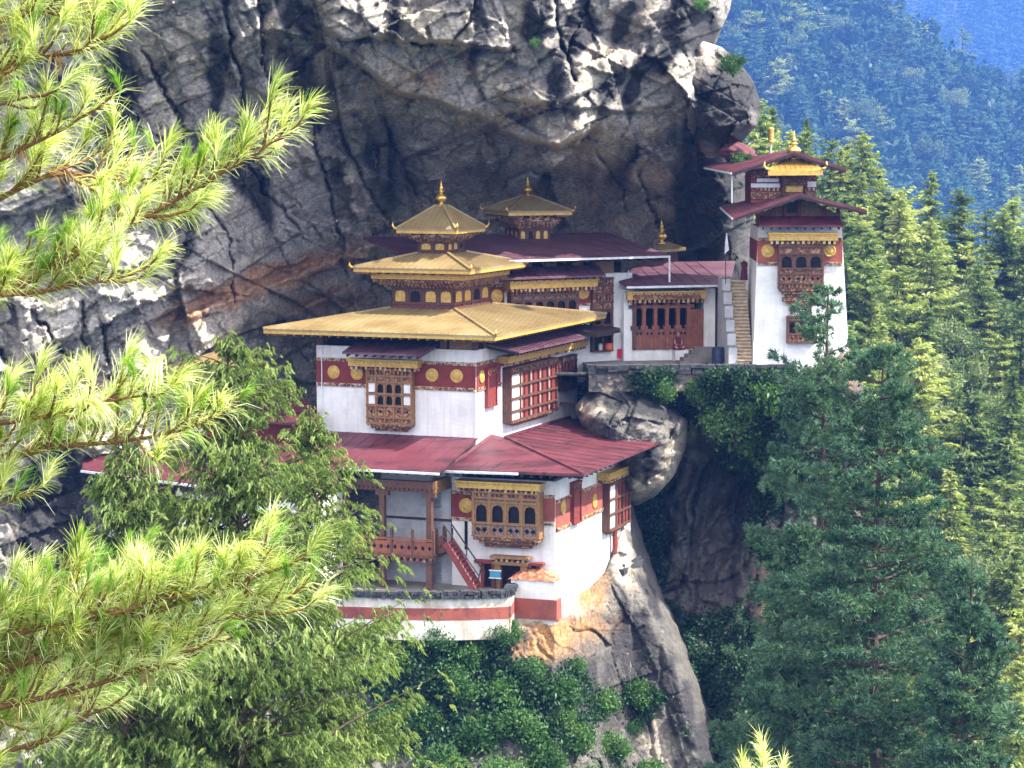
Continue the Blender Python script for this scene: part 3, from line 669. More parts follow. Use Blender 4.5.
def rabsel(F, r, depth, parent, cols, rows, frame='timber', panel='carved', n=0., pw=.13, label=None, glass='glass', whites=(), taper=.0):
    """projecting timber window; rows from the top: (share of the height, kind)"""
    s0, s1, z0, z1 = r; H = z1 - z0; D = n + depth
    fr = MB(); pane = MB(); pan = MB(); wh = MB(); cb = MB(); bks = []; z = z1; xs = [s0 + (s1 - s0) * i / cols for i in range(cols + 1)]
    tot = sum(q[0] for q in rows); bot = z1 - H * sum(q[0] for q in rows if q[1] != 'corbel') / tot
    pan.box(F, s0 + .02, s1 - .02, bot + .02, z1 - .02, n, D - .30)
    for s in xs: fr.box(F, s - pw / 2, s + pw / 2, bot, z1, n, D)
    for share, kind in rows:
        h = H * share / tot; zb = z - h
        if kind != 'corbel':
            fr.box(F, s0 - pw * .6, s1 + pw * .6, z - .07, z + .05, n, D + .04)
        for i in range(cols):
            a0, a1 = xs[i] + pw / 2, xs[i + 1] - pw / 2
            kk = kind
            if kind in ('arch', 'grid') and i in whites: kk = 'white'
            if kk == 'arch':
                pane.box(F, a0, a1, zb + .05, z - .07, n + .01, D - .22); arch_plate(fr, F, a0, a1, zb + .05, z - .07, D - .10, D - .05)
            elif kk == 'open': pane.box(F, a0, a1, zb + .05, z - .07, n + .01, D - .22)
            elif kk == 'grid':
                pan.box(F, a0, a1, zb + .05, z - .07, n + .01, D - .12); fr.box(F, (a0 + a1) / 2 - .03, (a0 + a1) / 2 + .03, zb, z, n, D - .05)
                wh.box(F, a0 + .02, a0 + (a1 - a0) * .20, zb + .10, z - .12, n + .01, D - .09)
            elif kk == 'white':
                wh.box(F, a0 + .02, a1 - .02, zb + .08, z - .10, n + .01, D - .08)
            elif kk == 'lattice':
                pan.box(F, a0, a1, zb + .05, z - .07, n + .01, D - .06); q = (a1 - a0)
                for cx_ in ((a0 + a1) / 2,) if q < .7 else (a0 + q * .27, a0 + q * .73):
                    cz = (z + zb) / 2; rr = min(q * .2, h * .2); P = [F.pt(cx_ - rr, cz, D - .07), F.pt(cx_, cz - rr, D - .07), F.pt(cx_ + rr, cz, D - .07), F.pt(cx_, cz + rr, D - .07)]
                    pane.hexa(P + [p + F.N * .022 for p in P])
            elif kk == 'panel': pan.box(F, a0, a1, zb + .05, z - .07, n + .01, D - .08)
            elif kk == 'brackets':
                pan.box(F, a0, a1, zb + .05, z - .07, n + .01, D - .16)
        if kind == 'brackets':
            bk = MB(); dentils(bk, F, s0, s1, zb + .06, z - .09, D - .18, D - .02, .26, .5); bks.append(bk)
        if kind == 'corbel':
            st = 3
            for i in range(st):
                f0 = i / st; k0 = (s1 - s0) * .07 * i
                cb.box(F, s0 + k0, s1 - k0, z - h * (f0 + 1 / st) + .012, z - h * f0 - (.0 if i == 0 else .012), n, n + depth * (1 - .26 * i) - (.0 if i == 0 else .003))
                dentils(cb, F, s0 + k0, s1 - k0, z - h * (f0 + .8 / st), z - h * (f0 + .2 / st), n + depth * (1 - .26 * i) - .003, n + depth * (1 - .26 * i) + .06, .3, .5)
        z = zb
    fr.box(F, s0 - pw * .6, s1 + pw * .6, bot - .03, bot + .07, n, D + .05)
    o = fr.build('window', M[frame], parent, label)
    if pane.v: build_each(pane, 'glazing', M[glass], o)
    for bk in bks: bk.build('dentil_row', M['carved'], o)
    if pan.v: pan.build('carved_panel', M[panel], o)
    if wh.v: build_each(wh, 'white_infill', M['pane'], o)
    if cb.v: cb.build('corbel', M['carved'], o)
    return o
def pent(F, sw0, sw1, zw, se0, se1, ze, out, parent, mat='maroonroof', n=0., name='pent_roof', thick=.12):
    m = MB(); m.slope(F.pt(se0, ze, n + out), F.pt(se1, ze, n + out), F.pt(sw1, zw, n), F.pt(sw0, zw, n), thick, .6, .05)
    o = m.build(name, M[mat], parent)
    d = MB(); k = max(2, int((se1 - se0) / .55))
    for i in range(k):
        f = (i + .5) / k; d.beam(F.pt(sw0 + (sw1 - sw0) * f, zw - .24, n), F.pt(se0 + (se1 - se0) * f, ze - .22, n + out - .1), .12, .14)
    d.build('rafter_row', M['darktimber'], o); return o
FINIAL = [(.30, 0), (.30, .10), (.16, .16), (.12, .26), (.24, .34), (.36, .46), (.38, .58), (.28, .72), (.12, .82), (.10, .90), (.20, .96), (.20, 1.02), (.08, 1.06), (.12, 1.14), (.14, 1.24), (.09, 1.34), (.05, 1.40), (.07, 1.46), (.03, 1.54), (.012, 1.86)]
def finial(P, h, parent, mat='gilt', wide=1.):
    m = MB(); k = h / 1.86; m.lathe(P, [(r * k * wide, z * k) for r, z in FINIAL]); return m.build('finial', M[mat], parent, smooth=True)
def corners(c, lu, lv, u, v, z):
    """near-left, near-right, far-right, far-left as the viewer sees them"""
    return [V([*(c + u * a * lu / 2 + v * b * lv / 2)[:2], z]) for a, b in ((-1, -1), (1, -1), (1, 1), (-1, 1))]
def hip_roof(c, lu, lv, ze, tu, tv, zt, u, v, parent, mat='goldroof', name='roof', spacing=.5, thick=.14, sag=0., fringe='gold'):
    E = corners(c, lu, lv, u, v, ze); T = corners(c, tu, tv, u, v, zt); m = MB()
    for i in range(4):
        j = (i + 1) % 4; m.slope(E[i], E[j], T[j], T[i], thick, spacing, .045)
    o = m.build(name, M[mat], parent)
    h = MB()
    for i in range(4): h.beam(E[i] + UPZ * .05, T[i] + UPZ * .05, .2, .12)
    build_each(h, 'hip_ridge', M[mat], o)
    e = MB(); Ei = corners(c, lu - .10, lv - .10, u, v, ze)
    for i in range(4):
        j = (i + 1) % 4; e.beam(Ei[i] - UPZ * .22, Ei[j] - UPZ * .22, .10, .16)
    build_each(e, 'eave_board', M[fringe], o)
    so = MB(); S = corners(c, lu - .3, lv - .3, u, v, ze - .30); so.hexa(S + [p + UPZ * .12 for p in S])
    rf = MB()
    for i in range(4):
        j = (i + 1) % 4; L = np.linalg.norm(E[j] - E[i]); d = (E[j] - E[i]) / L; inn = V([-d[1], d[0], 0]); k = int(L / .6)
        for q in range(k):
            p = E[i] + d * (q + .5) * L / k - UPZ * .36; rf.beam(p + inn * .12, p + inn * min(1.5, L * .2), .13, .13)
    so.build('soffit', M['darktimber'], o); rf.build('rafter_row', M['ochre'], o)
    return o, E
def corner_ornaments(E, c, parent, s=.35):
    for p in E:
        m = MB(); d = p - V([c[0], c[1], p[2]]); d /= np.linalg.norm(d)
        m.tube([p - d * .1, p + d * .12 + UPZ * .02, p + d * .26 + UPZ * s * .5, p + d * .22 + UPZ * s], [.10, .10, .08, .03], 6); m.build('roof_ornament', M['gilt'], parent, smooth=True)
def lantern(c, lu, lv, z0, z1, u, v, parent, cols=(4, 4), grow=.3, corn='gold'):
    """the timber storey under a gilt roof: painted posts, gilt panels and stepped brackets on all four sides"""
    ang = math.degrees(math.atan2(u[1], u[0])); H = z1 - z0
    core = MB(); Fc = Frame(c - u * lu / 2 - v * lv / 2, ang); core.box(Fc, .02, lu - .02, z0 - .6, z1, -lv + .02, -.02)
    body = core.build('lantern', M['redtimber'], parent)
    fr = MB(); gp = MB(); dk = MB(); br = MB(); cb = MB()
    for k in range(4):
        a = ang + 90 * k; L, W = (lu, lv) if k % 2 == 0 else (lv, lu); n = cols[k % 2]
        S = V([math.cos(math.radians(a)), math.sin(math.radians(a)), 0]); Nn = V([S[1], -S[0], 0]); F = Frame(c - S * L / 2 + Nn * W / 2, a)
        xs = [L * i / n for i in range(n + 1)]
        for s in xs: fr.box(F, s - .07, s + .07, z0, z0 + H * .56, -.02, .07)
        for zz in (z0 + .0, z0 + H * .11, z0 + H * .50): fr.box(F, -.07, L + .07, zz, zz + H * .055, -.02, .085)
        for i in range(n):
            a0, a1 = xs[i] + .09, xs[i + 1] - .09
            (dk if (k == 0 and i == 1 and n > 2) or (k == 1 and i == 2 and n > 2) else gp).box(F, a0, a1, z0 + H * .175, z0 + H * .49, -.01, .035); arch_plate(fr, F, a0, a1, z0 + H * .175, z0 + H * .49, .036, .06)
        for j in range(3):
            o_ = grow * (j + 1) / 3; zb = z0 + H * (.56 + .065 * j)
            br.box(F, -o_, L + o_, zb + .02, zb + H * .05, -.05, o_ - .02); dentils(br, F, -o_, L + o_, zb - H * .02, zb + H * .06, o_ - .05, o_ + .02, .25, .5)
        cb.box(F, -grow - .06, L + grow + .06, z0 + H * .76, z0 + H * .93, -.05, grow + .07 + .002 * k)
    fr.build('post_frame', M['timber'], body); build_each(gp, 'gilt_panel', M['gold'], body); br.build('bracket_tier', M['carved'], body); cb.build('cornice', M[corn], body)
    if dk.v: dk.build('glazing', M['glass'], body)
    return body
def gutter(a, b, parent, r=.07):
    m = MB(); m.beam(a, b, r * 2, r * 2); return m.build('gutter', M['gutter'], parent)

# ------------------------------------------------------------------ the main temple with its three golden roofs
A0 = at(476, 440, 155); AN = 21.5
u = V([math.cos(math.radians(AN)), -math.sin(math.radians(AN)), 0]); v = V([math.sin(math.radians(AN)), math.cos(math.radians(AN)), 0])
FA, FR = Frame(A0, -AN), Frame(A0, 90 - AN)
W1, W2 = 11.0, 18.4
zr = lambda F, x, y, n=0.: F.sz(x, y, n)[1]
temple = thing('temple', (A0[0], A0[1], -24.0), 'large white central temple with three tiered golden roofs and a red medallion band', 'temple', 'temple buildings on the cliff')
zt = zr(FA, 476, 350.5)
wall_box('wall', FA, -W1, 0, -25.5, zt, -W2, 0, M['white'], temple)
# attic under the big roof
N_ = A0 + (u - v) * 2.15; Lu, Lv = 15.85, 20.5
cA = N_ - u * Lu / 2 + v * Lv / 2; cA[2] = 0
zE = at(495, 336, N_[1])[2]
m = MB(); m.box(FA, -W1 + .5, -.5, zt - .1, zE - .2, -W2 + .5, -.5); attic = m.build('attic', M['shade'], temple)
m = MB()
for x0, x1 in ((317, 323), (440, 447), (472, 485)):
    s0, s1, a_, b_ = FA.rect(x0, x1, 336, 348); m.box(FA, s0, min(s1, -.02), zt + .004, zE - .32, -.5, .02)
for q in range(5): m.box(FR, 1.2 + q * 4, 1.6 + q * 4, zt + .004, zE - .32, -.5, .03)
build_each(m, 'post', M['timber'], attic)
s0, s1, a_, b_ = FA.rect(448, 471, 336, 348); m = MB(); m.box(FA, s0, s1, zt + .004, zE - .34, -.5, -.2); m.build('ochre_panel', M['ochre'], attic)
# the roofs
z2b = at(455, 309, N_[1] + 6)[2]
cen = lambda z: V([cA[0], cA[1], z])
t2u, t2v = 4.3, 6.0
def zat(P2, py):                      # height of the point above plan position P2 that the survey shows at row py
    q = V(P2); d = ray(512, py); return q[1] * (d[2] / d[1]) / 1.0
n2 = cA + u * t2u / 2 - v * t2v / 2
z2b = zat(n2, 309.3); z2t = zat(n2, 270)
roof1, E1 = hip_roof(cA, Lu, Lv, zE, t2u + .3, t2v + .3, z2b, u, v, temple, 'goldroof', 'roof', .52)
corner_ornaments([E1[1]], cA, roof1, .4)
lant2 = lantern(cA, t2u, t2v, z2b - .02, z2t, u, v, temple, (4, 4), 1.0)
e2 = 1.95; n2e = n2 + (u - v) * e2; zE2 = zat(n2e, 269.8)
t3u, t3v = 1.95, 2.75
n3 = cA + u * t3u / 2 - v * t3v / 2; z3b = zat(n3, 253.5)
roof2, E2 = hip_roof(cA, t2u + 2 * e2, t2v + 2 * e2, zE2, t3u + .25, t3v + .25, z3b, u, v, temple, 'goldroof', 'roof', .42)
corner_ornaments(E2, cA, roof2, .35)
n3e = n3 + (u - v) * 1.15; zE3 = zat(n3e, 229.5); z3t = zE3 - .2
lant3 = lantern(cA, t3u, t3v, z3b - .02, z3t, u, v, temple, (2, 3), .55, 'dentil')
zA = zat(cA, 205.5)
roof3, E3 = hip_roof(cA, t3u + 2.3, t3v + 2.3, zE3, .5, .7, zA, u, v, temple, 'goldroof', 'roof', .36)
corner_ornaments(E3, cA, roof3, .45)
finial(cen(zA - .05), zat(cA, 179) - zA + .1, roof3)
# left-hand (front) face
zb0, zb1 = zr(FA, 400, 385.2), zr(FA, 400, 363.5)
dm = [FA.sz(x, y) for x, y in ((334.2, 372), (357.5, 373.2), (432.6, 375), (457.1, 376))]
s_w0, s_w1, wz0, wz1 = FA.rect(370.5, 414.5, 369, 431)
band(FA, -W1, s_w0 - .05, zb0, zb1, temple, dm[:2], .43); band(FA, s_w1 + .05, 0, zb0, zb1, temple, dm[2:], .43)
rabsel(FA, (s_w0, s_w1, wz0, wz1), .55, temple, 5, [(.10, 'brackets'), (.10, 'panel'), (.19, 'arch'), (.19, 'arch'), (.19, 'lattice'), (.10, 'panel'), (.13, 'corbel')], 'ochre', 'carved', whites=(0, 4), pw=.11)
cornice(FA, FA.rect(353, 422, 358.5, 369.5), .75, temple, 0., 'gold')
out = 2.0
sw = [FA.sz(x, 342)[0] for x in (356, 438)]; se = [FA.sz(x, 353, out)[0] for x in (342, 421)]
pent(FA, sw[0], sw[1], zr(FA, 398, 343), se[0], se[1], zr(FA, 382, 353.5, out), out, temple, 'purpleroof')
m = MB(); s_, z_ = FA.sz(322.7, 350); m.tube([FA.pt(s_, zt, .16), FA.pt(s_, -22.5, .16)], .035); m.build('downpipe', M['steel'], temple)
# right-hand face
s_e = FR.sz(500, 366)[0]
band(FR, 0.056, s_e, zb0, zb1, temple, [FR.sz(480.6, 376.5)], .40)
rabsel(FR, FR.rect(484.7, 493.8, 368, 406), .25, temple, 1, [(.15, 'brackets'), (.85, 'panel')], 'redtimber', 'redtimber')
rabsel(FR, FR.rect(503, 549, 363, 421), .6, temple, 5, [(.09, 'brackets'), (.21, 'grid'), (.21, 'grid'), (.21, 'grid'), (.16, 'grid'), (.10, 'corbel')], 'timber', 'redtimber', whites=(0,), pw=.2)
rabsel(FR, FR.rect(550, 556, 362, 388), .3, temple, 1, [(.2, 'brackets'), (.8, 'panel')], 'redtimber', 'redtimber')
rabsel(FR, FR.rect(558.5, 572, 356, 389), .35, temple, 2, [(.15, 'brackets'), (.28, 'grid'), (.28, 'open'), (.28, 'grid')], 'darktimber', 'redtimber')
cornice(FR, FR.rect(497, 577, 347.5, 357), .8, temple, 0., 'gold')
out = 2.1
sw = [FR.sz(x, 338)[0] for x in (486, 566)]; se = [FR.sz(x, 345, out)[0] for x in (519, 585)]
pent(FR, sw[0], sw[1], zr(FR, 520, 337), se[0], se[1], zr(FR, 545, 346, out), out, temple, 'purpleroof')
m = MB(); s_, z_ = FR.sz(560, 403.5); m.beam(FR.pt(s_, z_, 0), FR.pt(s_, z_ - .05, 1.3), .16, .2); m.build('water_spout', M['timber'], temple)
sa, za = FR.sz(585, 327); m = MB()
P0 = FR.pt(15.6, za + .1, 0); m.slope(FR.pt(15.2, za, 2.6), FR.pt(20.0, za, 2.6), FR.pt(20.0, za + .35, 0), FR.pt(15.2, za + .35, 0), .3, .6); m.build('pent_roof', M['darktimber'], temple)

# ------------------------------------------------------------------ the lower temple on the rock spur, maroon hip roof
B0 = at(555, 560, 150.3); FB = Frame(B0, -19); FBR = Frame(B0, 70)
lower = thing('temple', (B0[0], B0[1], -30.), 'white lower temple under a wide maroon hipped roof on the rock spur', 'temple', 'temple buildings on the cliff')
zBt = zr(FB, 540, 481); sBL = FB.sz(452, 540)[0]; sBR = FBR.sz(630.5, 500)[0]
m = MB(); q = [FB.pt(sBL, 0), FB.pt(0, 0), FBR.pt(sBR, 0), FBR.pt(sBR, 0, -7.5), FB.pt(sBL, 0, -6.0)]
zlo = -30.5
m.add([V([p[0], p[1], zlo]) for p in q] + [V([p[0], p[1], zBt]) for p in q], [(4, 3, 2, 1, 0), (5, 6, 7, 8, 9)] + [(i, (i + 1) % 5, 5 + (i + 1) % 5, 5 + i) for i in range(5)])
m.build('wall', M['white'], lower)
Rn = at(584, 474, 147.6); Rr = at(664, 440, 161.6); Rl = at(442, 469.3, 150.9)
ra = at(506, 437.5, 157.6); rl = at(491, 434, 156.6); rb = at(569, 417.5, 170.5)
m = MB(); m.slope(Rl, Rn, ra, rl, .16, .9, .03); m.slope(Rn, Rr, rb, ra, .16, 1.3, .03); roofB = m.build('roof', M['maroonroof'], lower)
m = MB(); m.beam(Rn + UPZ * .05, ra + UPZ * .05, .25, .1); m.beam(ra + UPZ * .05, rb + UPZ * .05, .3, .1); build_each(m, 'hip_ridge', M['maroonroof'], roofB)
gutter(Rl + V([0, -.1, -.12]), Rl * .46 + Rn * .54 + V([0, -.1, -.12]), roofB)
m = MB()
for k in range(15):
    f = (k + .5) / 15; p = Rl * (1 - f) + Rn * f; m.beam(p + UPZ * -.28 + V([0, .2, 0]), p + UPZ * -.1 + V([.5, 2.6, 0]), .14, .16)
for k in range(18):
    f = (k + .5) / 18; p = Rn * (1 - f) + Rr * f; m.beam(p + UPZ * -.28 + V([-.2, 0, 0]), p + UPZ * -.1 + V([-2.6, .6, 0]), .14, .16)
m.build('rafter_row', M['darktimber'], roofB)
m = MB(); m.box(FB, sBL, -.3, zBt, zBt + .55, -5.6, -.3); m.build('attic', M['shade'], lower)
# front face
zk0, zk1 = zr(FB, 500, 519), zr(FB, 500, 496)
wr = FB.rect(478, 542.5, 491, 547)
band(FB, sBL, wr[0] - .08, zk0, zk1, lower, [FB.sz(466.6, 505.4)], .46)
band(FB, wr[1] + .08, -.0, zk0, zk1, lower, [], .4, 'brightred')
rabsel(FB, wr, .9, lower, 4, [(.10, 'brackets'), (.07, 'panel'), (.38, 'arch'), (.24, 'lattice'), (.21, 'corbel')], 'ochre', 'greycarved', pw=.17)
cornice(FB, FB.rect(461.5, 545, 480, 490.3), 1.05, lower, 0., 'gold')
# right face
zq0, zq1 = zr(FBR, 578, 518.5), zr(FBR, 578, 494.5)
sp0, sp1, a_, b_ = FBR.rect(570, 577, 482, 522)
band(FBR, .056, sp0 - .05, zq0, zq1, lower, [FBR.sz(562, 507)], .46, 'brightred'); sE = FBR.sz(602, 500)[0]
band(FBR, sp1 + .05, sE, zq0, zq1, lower, [FBR.sz(593.5, 501)], .46, 'brightred')
rabsel(FBR, (sp0, sp1, zr(FBR, 573, 523), zr(FBR, 573, 482)), .3, lower, 1, [(.2, 'brackets'), (.8, 'panel')], 'redtimber', 'redtimber')
rabsel(FBR, FBR.rect(602.5, 623, 474, 531), .5, lower, 3, [(.12, 'brackets'), (.26, 'grid'), (.26, 'grid'), (.26, 'grid'), (.10, 'corbel')], 'timber', 'redtimber', whites=(0,), pw=.22)
cornice(FBR, FBR.rect(597, 632, 466, 476), .8, lower, 0., 'gold')
m = MB(); s_, z_ = FBR.sz(610.5, 531); s2_, z2_ = FBR.sz(610.5, 564); m.tube([FBR.pt(s_, z_, .3), FBR.pt(s_, z2_, .3)], .17, 8); m.build('downpipe', M['redtimber'], lower)
sb = FBR.rect(607, 629, 562, 572); m = MB(); m.box(FBR, sb[0] + .2, sb[1] - .2, sb[2] + .2, sb[3] - .1, -.4, 1.1); m.box(FBR, sb[0] + .9, sb[1] + .3, sb[3] - .1, sb[3] + .12, -.4, .9); m.build('slate_ledge', M['stone'], lower)
# doorway with its golden frame, and the side door
dr = FB.rect(496.5, 529, 556, 590); m = MB(); w = dr[1] - dr[0]
m.box(FB, dr[0], dr[0] + .4, dr[2], dr[3] - .5, 0, .45); m.box(FB, dr[1] - .4, dr[1], dr[2], dr[3] - .5, 0, .45); m.box(FB, dr[0] - .1, dr[1] + .1, dr[3] - .5, dr[3] - .3, 0, .55); m.box(FB, dr[0] - .2, dr[1] + .2, dr[3] - .08, dr[3] + .06, 0, .75)
door = m.build('door_frame', M['ochre'], lower); m = MB(); m.box(FB, dr[0] + .4, dr[1] - .4, dr[2], dr[3] - .5, 0, .06); m.build('doorway', M['shade'], door)
m = MB(); dentils(m, FB, dr[0], dr[1], dr[3] - .29, dr[3] - .09, 0, .6, .36, .5); m.build('dentil_row', M['dentil'], door)
d2 = FB.rect(482, 497, 560, 590); m = MB(); m.box(FB, d2[0], d2[0] + .22, d2[2], d2[3] - .15, 0, .25); m.box(FB, d2[1] - .3, d2[1] - .12, d2[2], d2[3] - .15, 0, .25); m.box(FB, d2[0] - .35, d2[1] - .08, d2[3] - .15, d2[3] + .03, 0, .5)
door2 = m.build('door_frame', M['redtimber'], lower, 'narrow dark red door frame'); m = MB(); m.box(FB, d2[0] + .22, d2[1] - .3, d2[2], d2[3] - .15, 0, .05); m.build('doorway', M['shade'], door2)
d3 = FB.rect(529.5, 545, 562, 590); m = MB(); m.box(FB, d3[0] + .12, d3[1], d3[3] - .16, d3[3], 0, .5); m.box(FB, d3[1] - .5, d3[1] - .3, d3[2], d3[3] - .16, 0, .2)
door3 = m.build('lintel', M['redtimber'], lower); m = MB(); m.box(FB, d3[0] + .12, d3[1] - .5, d3[2], d3[3] - .16, 0, .04); m.build('doorway', M['shade'], door3)

# ------------------------------------------------------------------ the timber gallery with its balcony and stair
G0 = at(431, 590, 150.4); FG = Frame(G0, -21.5); FGR = Frame(G0, 68.5)
gal = thing('gallery', (G0[0], G0[1], -29.), 'open timber gallery with a carved balcony and steep stair under a maroon lean-to roof', 'gallery')
zfl = zr(FG, 431, 590.5)
LG = 9.4
wall_box('wall', FG, -LG - 2, 1.0, zfl - .6, zr(FG, 420, 476), -4.2, -2.6, M['greyplaster'], gal)
wall_box('wall', FGR, 2.6, 3.2, zfl - .6, zr(FG, 420, 482), -1.0, -.4, M['shade'], gal)  # near-black block standing in for the shade of the void
El = at(439, 472, 149.0); Et = at(478, 437.0, 155.2); zel = El[2]
El2 = El - u * 11.3; Et2 = Et - u * 12.6
m = MB(); m.slope(El2, El, Et, Et2, .14, .9, .03); rg = m.build('roof', M['maroonroof'], gal)
gutter(El2 + V([0, -.1, -.12]), El + V([0, -.1, -.12]), rg)
m = MB()
for k in range(18):
    f = (k + .5) / 18; p = El2 * (1 - f) + El * f; m.beam(p + UPZ * -.25 - FG.N * .15, p + UPZ * .2 - FG.N * 3.2, .12, .15)
m.build('rafter_row', M['darktimber'], rg)
m = MB(); zb = (zr(FG, 400, 491), zr(FG, 400, 480)); m.box(FG, -LG, .25, zb[0], zb[0] + .18, -.2, .18); m.box(FG, -LG, .25, zb[0] + .22, zb[1], -.2, .26); dentils(m, FG, -LG, .2, zb[0] + .10, zb[0] + .24, .1, .31, .3)
beam = m.build('eave_beam', M['timber'], gal)
m = MB(); m.box(FGR, .255, 4.4, zb[0] - .05, zb[1], -.2, .22); dentils(m, FGR, .3, 4.4, zb[0] + .2, zb[0] + .3, .1, .27, .3); m.build('gilded_beam', M['ochre'], beam)
zdk = zr(FG, 400, 554); zrl = zr(FG, 400, 533.5)
m = MB(); m.box(FG, -LG, .3, zdk - .12, zdk + .06, -2.6, .35); m.box(FGR, .36, 2.6, zdk - .12, zdk + .058, -.5, .30); deck = m.build('balcony', M['timber'], gal)
m = MB(); dentils(m, FG, -LG, .3, zdk - .38, zdk - .12, -.3, .3, .42, .5); m.build('bracket_row', M['carved'], deck)
def railing(F, s0, s1, n, k):
    p = MB(); hole = MB(); post = MB(); h = zrl - zdk - .1
    p.box(F, s0, s1, zdk + .12, zdk + .12 + h * .62, n - .04, n + .04); p.box(F, s0, s1, zdk + h * .78, zdk + h * .9, n - .07, n + .07); p.box(F, s0, s1, zdk + .06, zdk + .13, n - .07, n + .07)
    for i in range(k + 1):
        s = s0 + (s1 - s0) * i / k
        if i % 3 == 0: post.box(F, s - .07, s + .07, zdk + .06, zrl + .22, n - .085, n + .085); post.lathe(F.pt(s, zrl + .22, n), [(.08, 0), (.10, .1), (.03, .22)], 6)
        if i < k:
            c = s + (s1 - s0) / k / 2; r = .13; cz = zdk + .12 + h * .31; P = [F.pt(c - r, cz, n + .03), F.pt(c, cz - r * 1.2, n + .03), F.pt(c + r, cz, n + .03), F.pt(c, cz + r * 1.2, n + .03)]; hole.hexa(P + [q + F.N * .016 for q in P])
    o = p.build('railing', M['orangetimber'], deck); hole.build('cutout', M['glass'], o); build_each(post, 'railing_post', M['timber'], o, 2)
railing(FG, -LG, .28, .25, 21); railing(FGR, .4, 1.9, .22, 4)
for x in (346, 382.5, 429.5):
    s_, z_ = FG.sz(x, 520); m = MB(); m.box(FG, s_ - .17, s_ + .17, zfl - .1, zb[0], -.22, .14); m.box(FG, s_ - .42, s_ + .42, zb[0] - .3, zb[0] - .003, -.2, .13); m.build('post', M['timber'], gal)
m = MB()
for a_, b_, yb, yt in ((352, 378, 521, 514),): s0, s1, z0, z1 = FG.rect(a_, b_, yt, yb, -2.55); m.box(FG, s0, s1, z0, z1, -2.598, -2.45)
dentils(m, FG, s0, s1, z0 + .1, z1 - .1, -2.46, -2.4, .3, .4); m.build('inner_balustrade', M['ochre'], gal)
m = MB(); z_ = zr(FG, 400, 517, -2.6); m.box(FG, -LG, .9, z_ - .08, z_ + .06, -2.598, -2.5); m.build('wall_beam', M['darktimber'], gal)
m = MB(); s0, s1, z0, z1 = FG.rect(352, 384, 560, 568, -1.); m.slope(FG.pt(s0, z0, -.4), FG.pt(s1, z0, -.4), FG.pt(s1, z1, -2.6), FG.pt(s0, z1, -2.6), .1, .5); m.build('awning', M['maroonroof'], gal)
m = MB(); m.box(FG, .32, 1.42, zdk + .1, zb[0] + .3, -2.59, -2.42); m.build('void_shade', M['shade'], gal)  # near-black box painting in the shaded void beside the gallery
# stair from the balcony down to the court
st0 = FG.sz(445, 543, .2); st1 = FG.sz(474, 588, .2); m = MB(); hr = MB()
for n_ in (-.75, .25):
    m.beam(FG.pt(st0[0], st0[1], n_), FG.pt(st1[0], st1[1] - .1, n_), .10, .34)
for k in range(11):
    f = (k + .5) / 11; m.box(FG, st0[0] + (st1[0] - st0[0]) * f - .14, st0[0] + (st1[0] - st0[0]) * f + .14, st0[1] + (st1[1] - st0[1]) * f - .03, st0[1] + (st1[1] - st0[1]) * f + .03, -.74, .24)
for n_ in (-.75, .25):
    hr.tube([FG.pt(st0[0] + .05, st0[1] + 1.0, n_), FG.pt(st1[0] + .35, st1[1] + .75, n_)], .045)
    for f in (.05, .5, .93): hr.beam(FG.pt(st0[0] + (st1[0] - st0[0]) * f, st0[1] + (st1[1] - st0[1]) * f, n_), FG.pt(st0[0] + (st1[0] - st0[0]) * f + .2 * f, st0[1] + (st1[1] - st0[1]) * f + .93 - .1 * f, n_), .06, .06)
stair = m.build('stair', M['redtimber'], gal); build_each(hr, 'handrail', M['darktimber'], stair)

# ------------------------------------------------------------------ court floor, boundary wall
cw = [(236, 604, 149.5), (300, 598, 149.0), (340, 597.5, 148.3), (390, 598, 147.8), (440, 598.5, 147.6), (480, 598, 147.8), (508, 597, 148.2)]
pts = [at(*q) for q in cw] + [FB.pt(FB.sz(512.5, 597, .6)[0], 0, .6)]; pts[-1][2] = pts[-2][2]; zc = np.mean([p[2] for p in pts[2:]])
bwall = thing('boundary_wall', (pts[3][0], pts[3][1], zc - 3.2), 'curved white courtyard wall with a red stripe and dark slate coping', 'wall')
def strip(m, pl, z0, z1, t0, t1):
    for a, b in zip(pl[:-1], pl[1:]):
        d = (b - a); d[2] = 0; d = d / np.linalg.norm(d); nn = V([d[1], -d[0], 0])
        a2, b2 = a - d * .012, b + d * .012
        q = [a2 + nn * t1, b2 + nn * t1, b2 - nn * t0, a2 - nn * t0]; m.hexa([V([p[0], p[1], z0]) for p in q] + [V([p[0], p[1], z1]) for p in q])
fine = []
for a, b in zip(pts[:-1], pts[1:]): fine += [a * (1 - f) + b * f for f in (0, .34, .67)]
fine.append(pts[-1])
m = MB(); strip(m, fine, zc - 2.5, zc + .02, .30, .16); m.build('wall', M['oldwhite'], bwall)
m = MB(); strip(m, fine, zc - 1.28, zc - .56, -.02, .175); m.build('red_stripe', M['brightred'], bwall)
m = MB(); rg_ = random.Random(4)
for a, b in zip(fine[:-1], fine[1:]):
    for f in range(4):
        for lay in range(2):
            p = a * (1 - (f + .0) / 4) + b * (f / 4.); q = a * (1 - (f + .97) / 4) + b * ((f + .97) / 4); dz = rg_.uniform(-.03, .05)
            p = p.copy(); q = q.copy(); p[2] = q[2] = zc + .12 + lay * .22 + dz; m.beam(p + V([0, -.04 * rg_.random(), 0]), q, .62 + rg_.uniform(-.08, .12), .21)
m.build('coping', M['stone'], bwall)
m = MB(); q = [pts[0], pts[1], pts[2], pts[3], pts[4], pts[5], pts[7] + V([.0, .3, 0]), FB.pt(0, 0, -.5), FB.pt(sBL, 0, -.5), FG.pt(-LG - 1.5, 0, -3)]
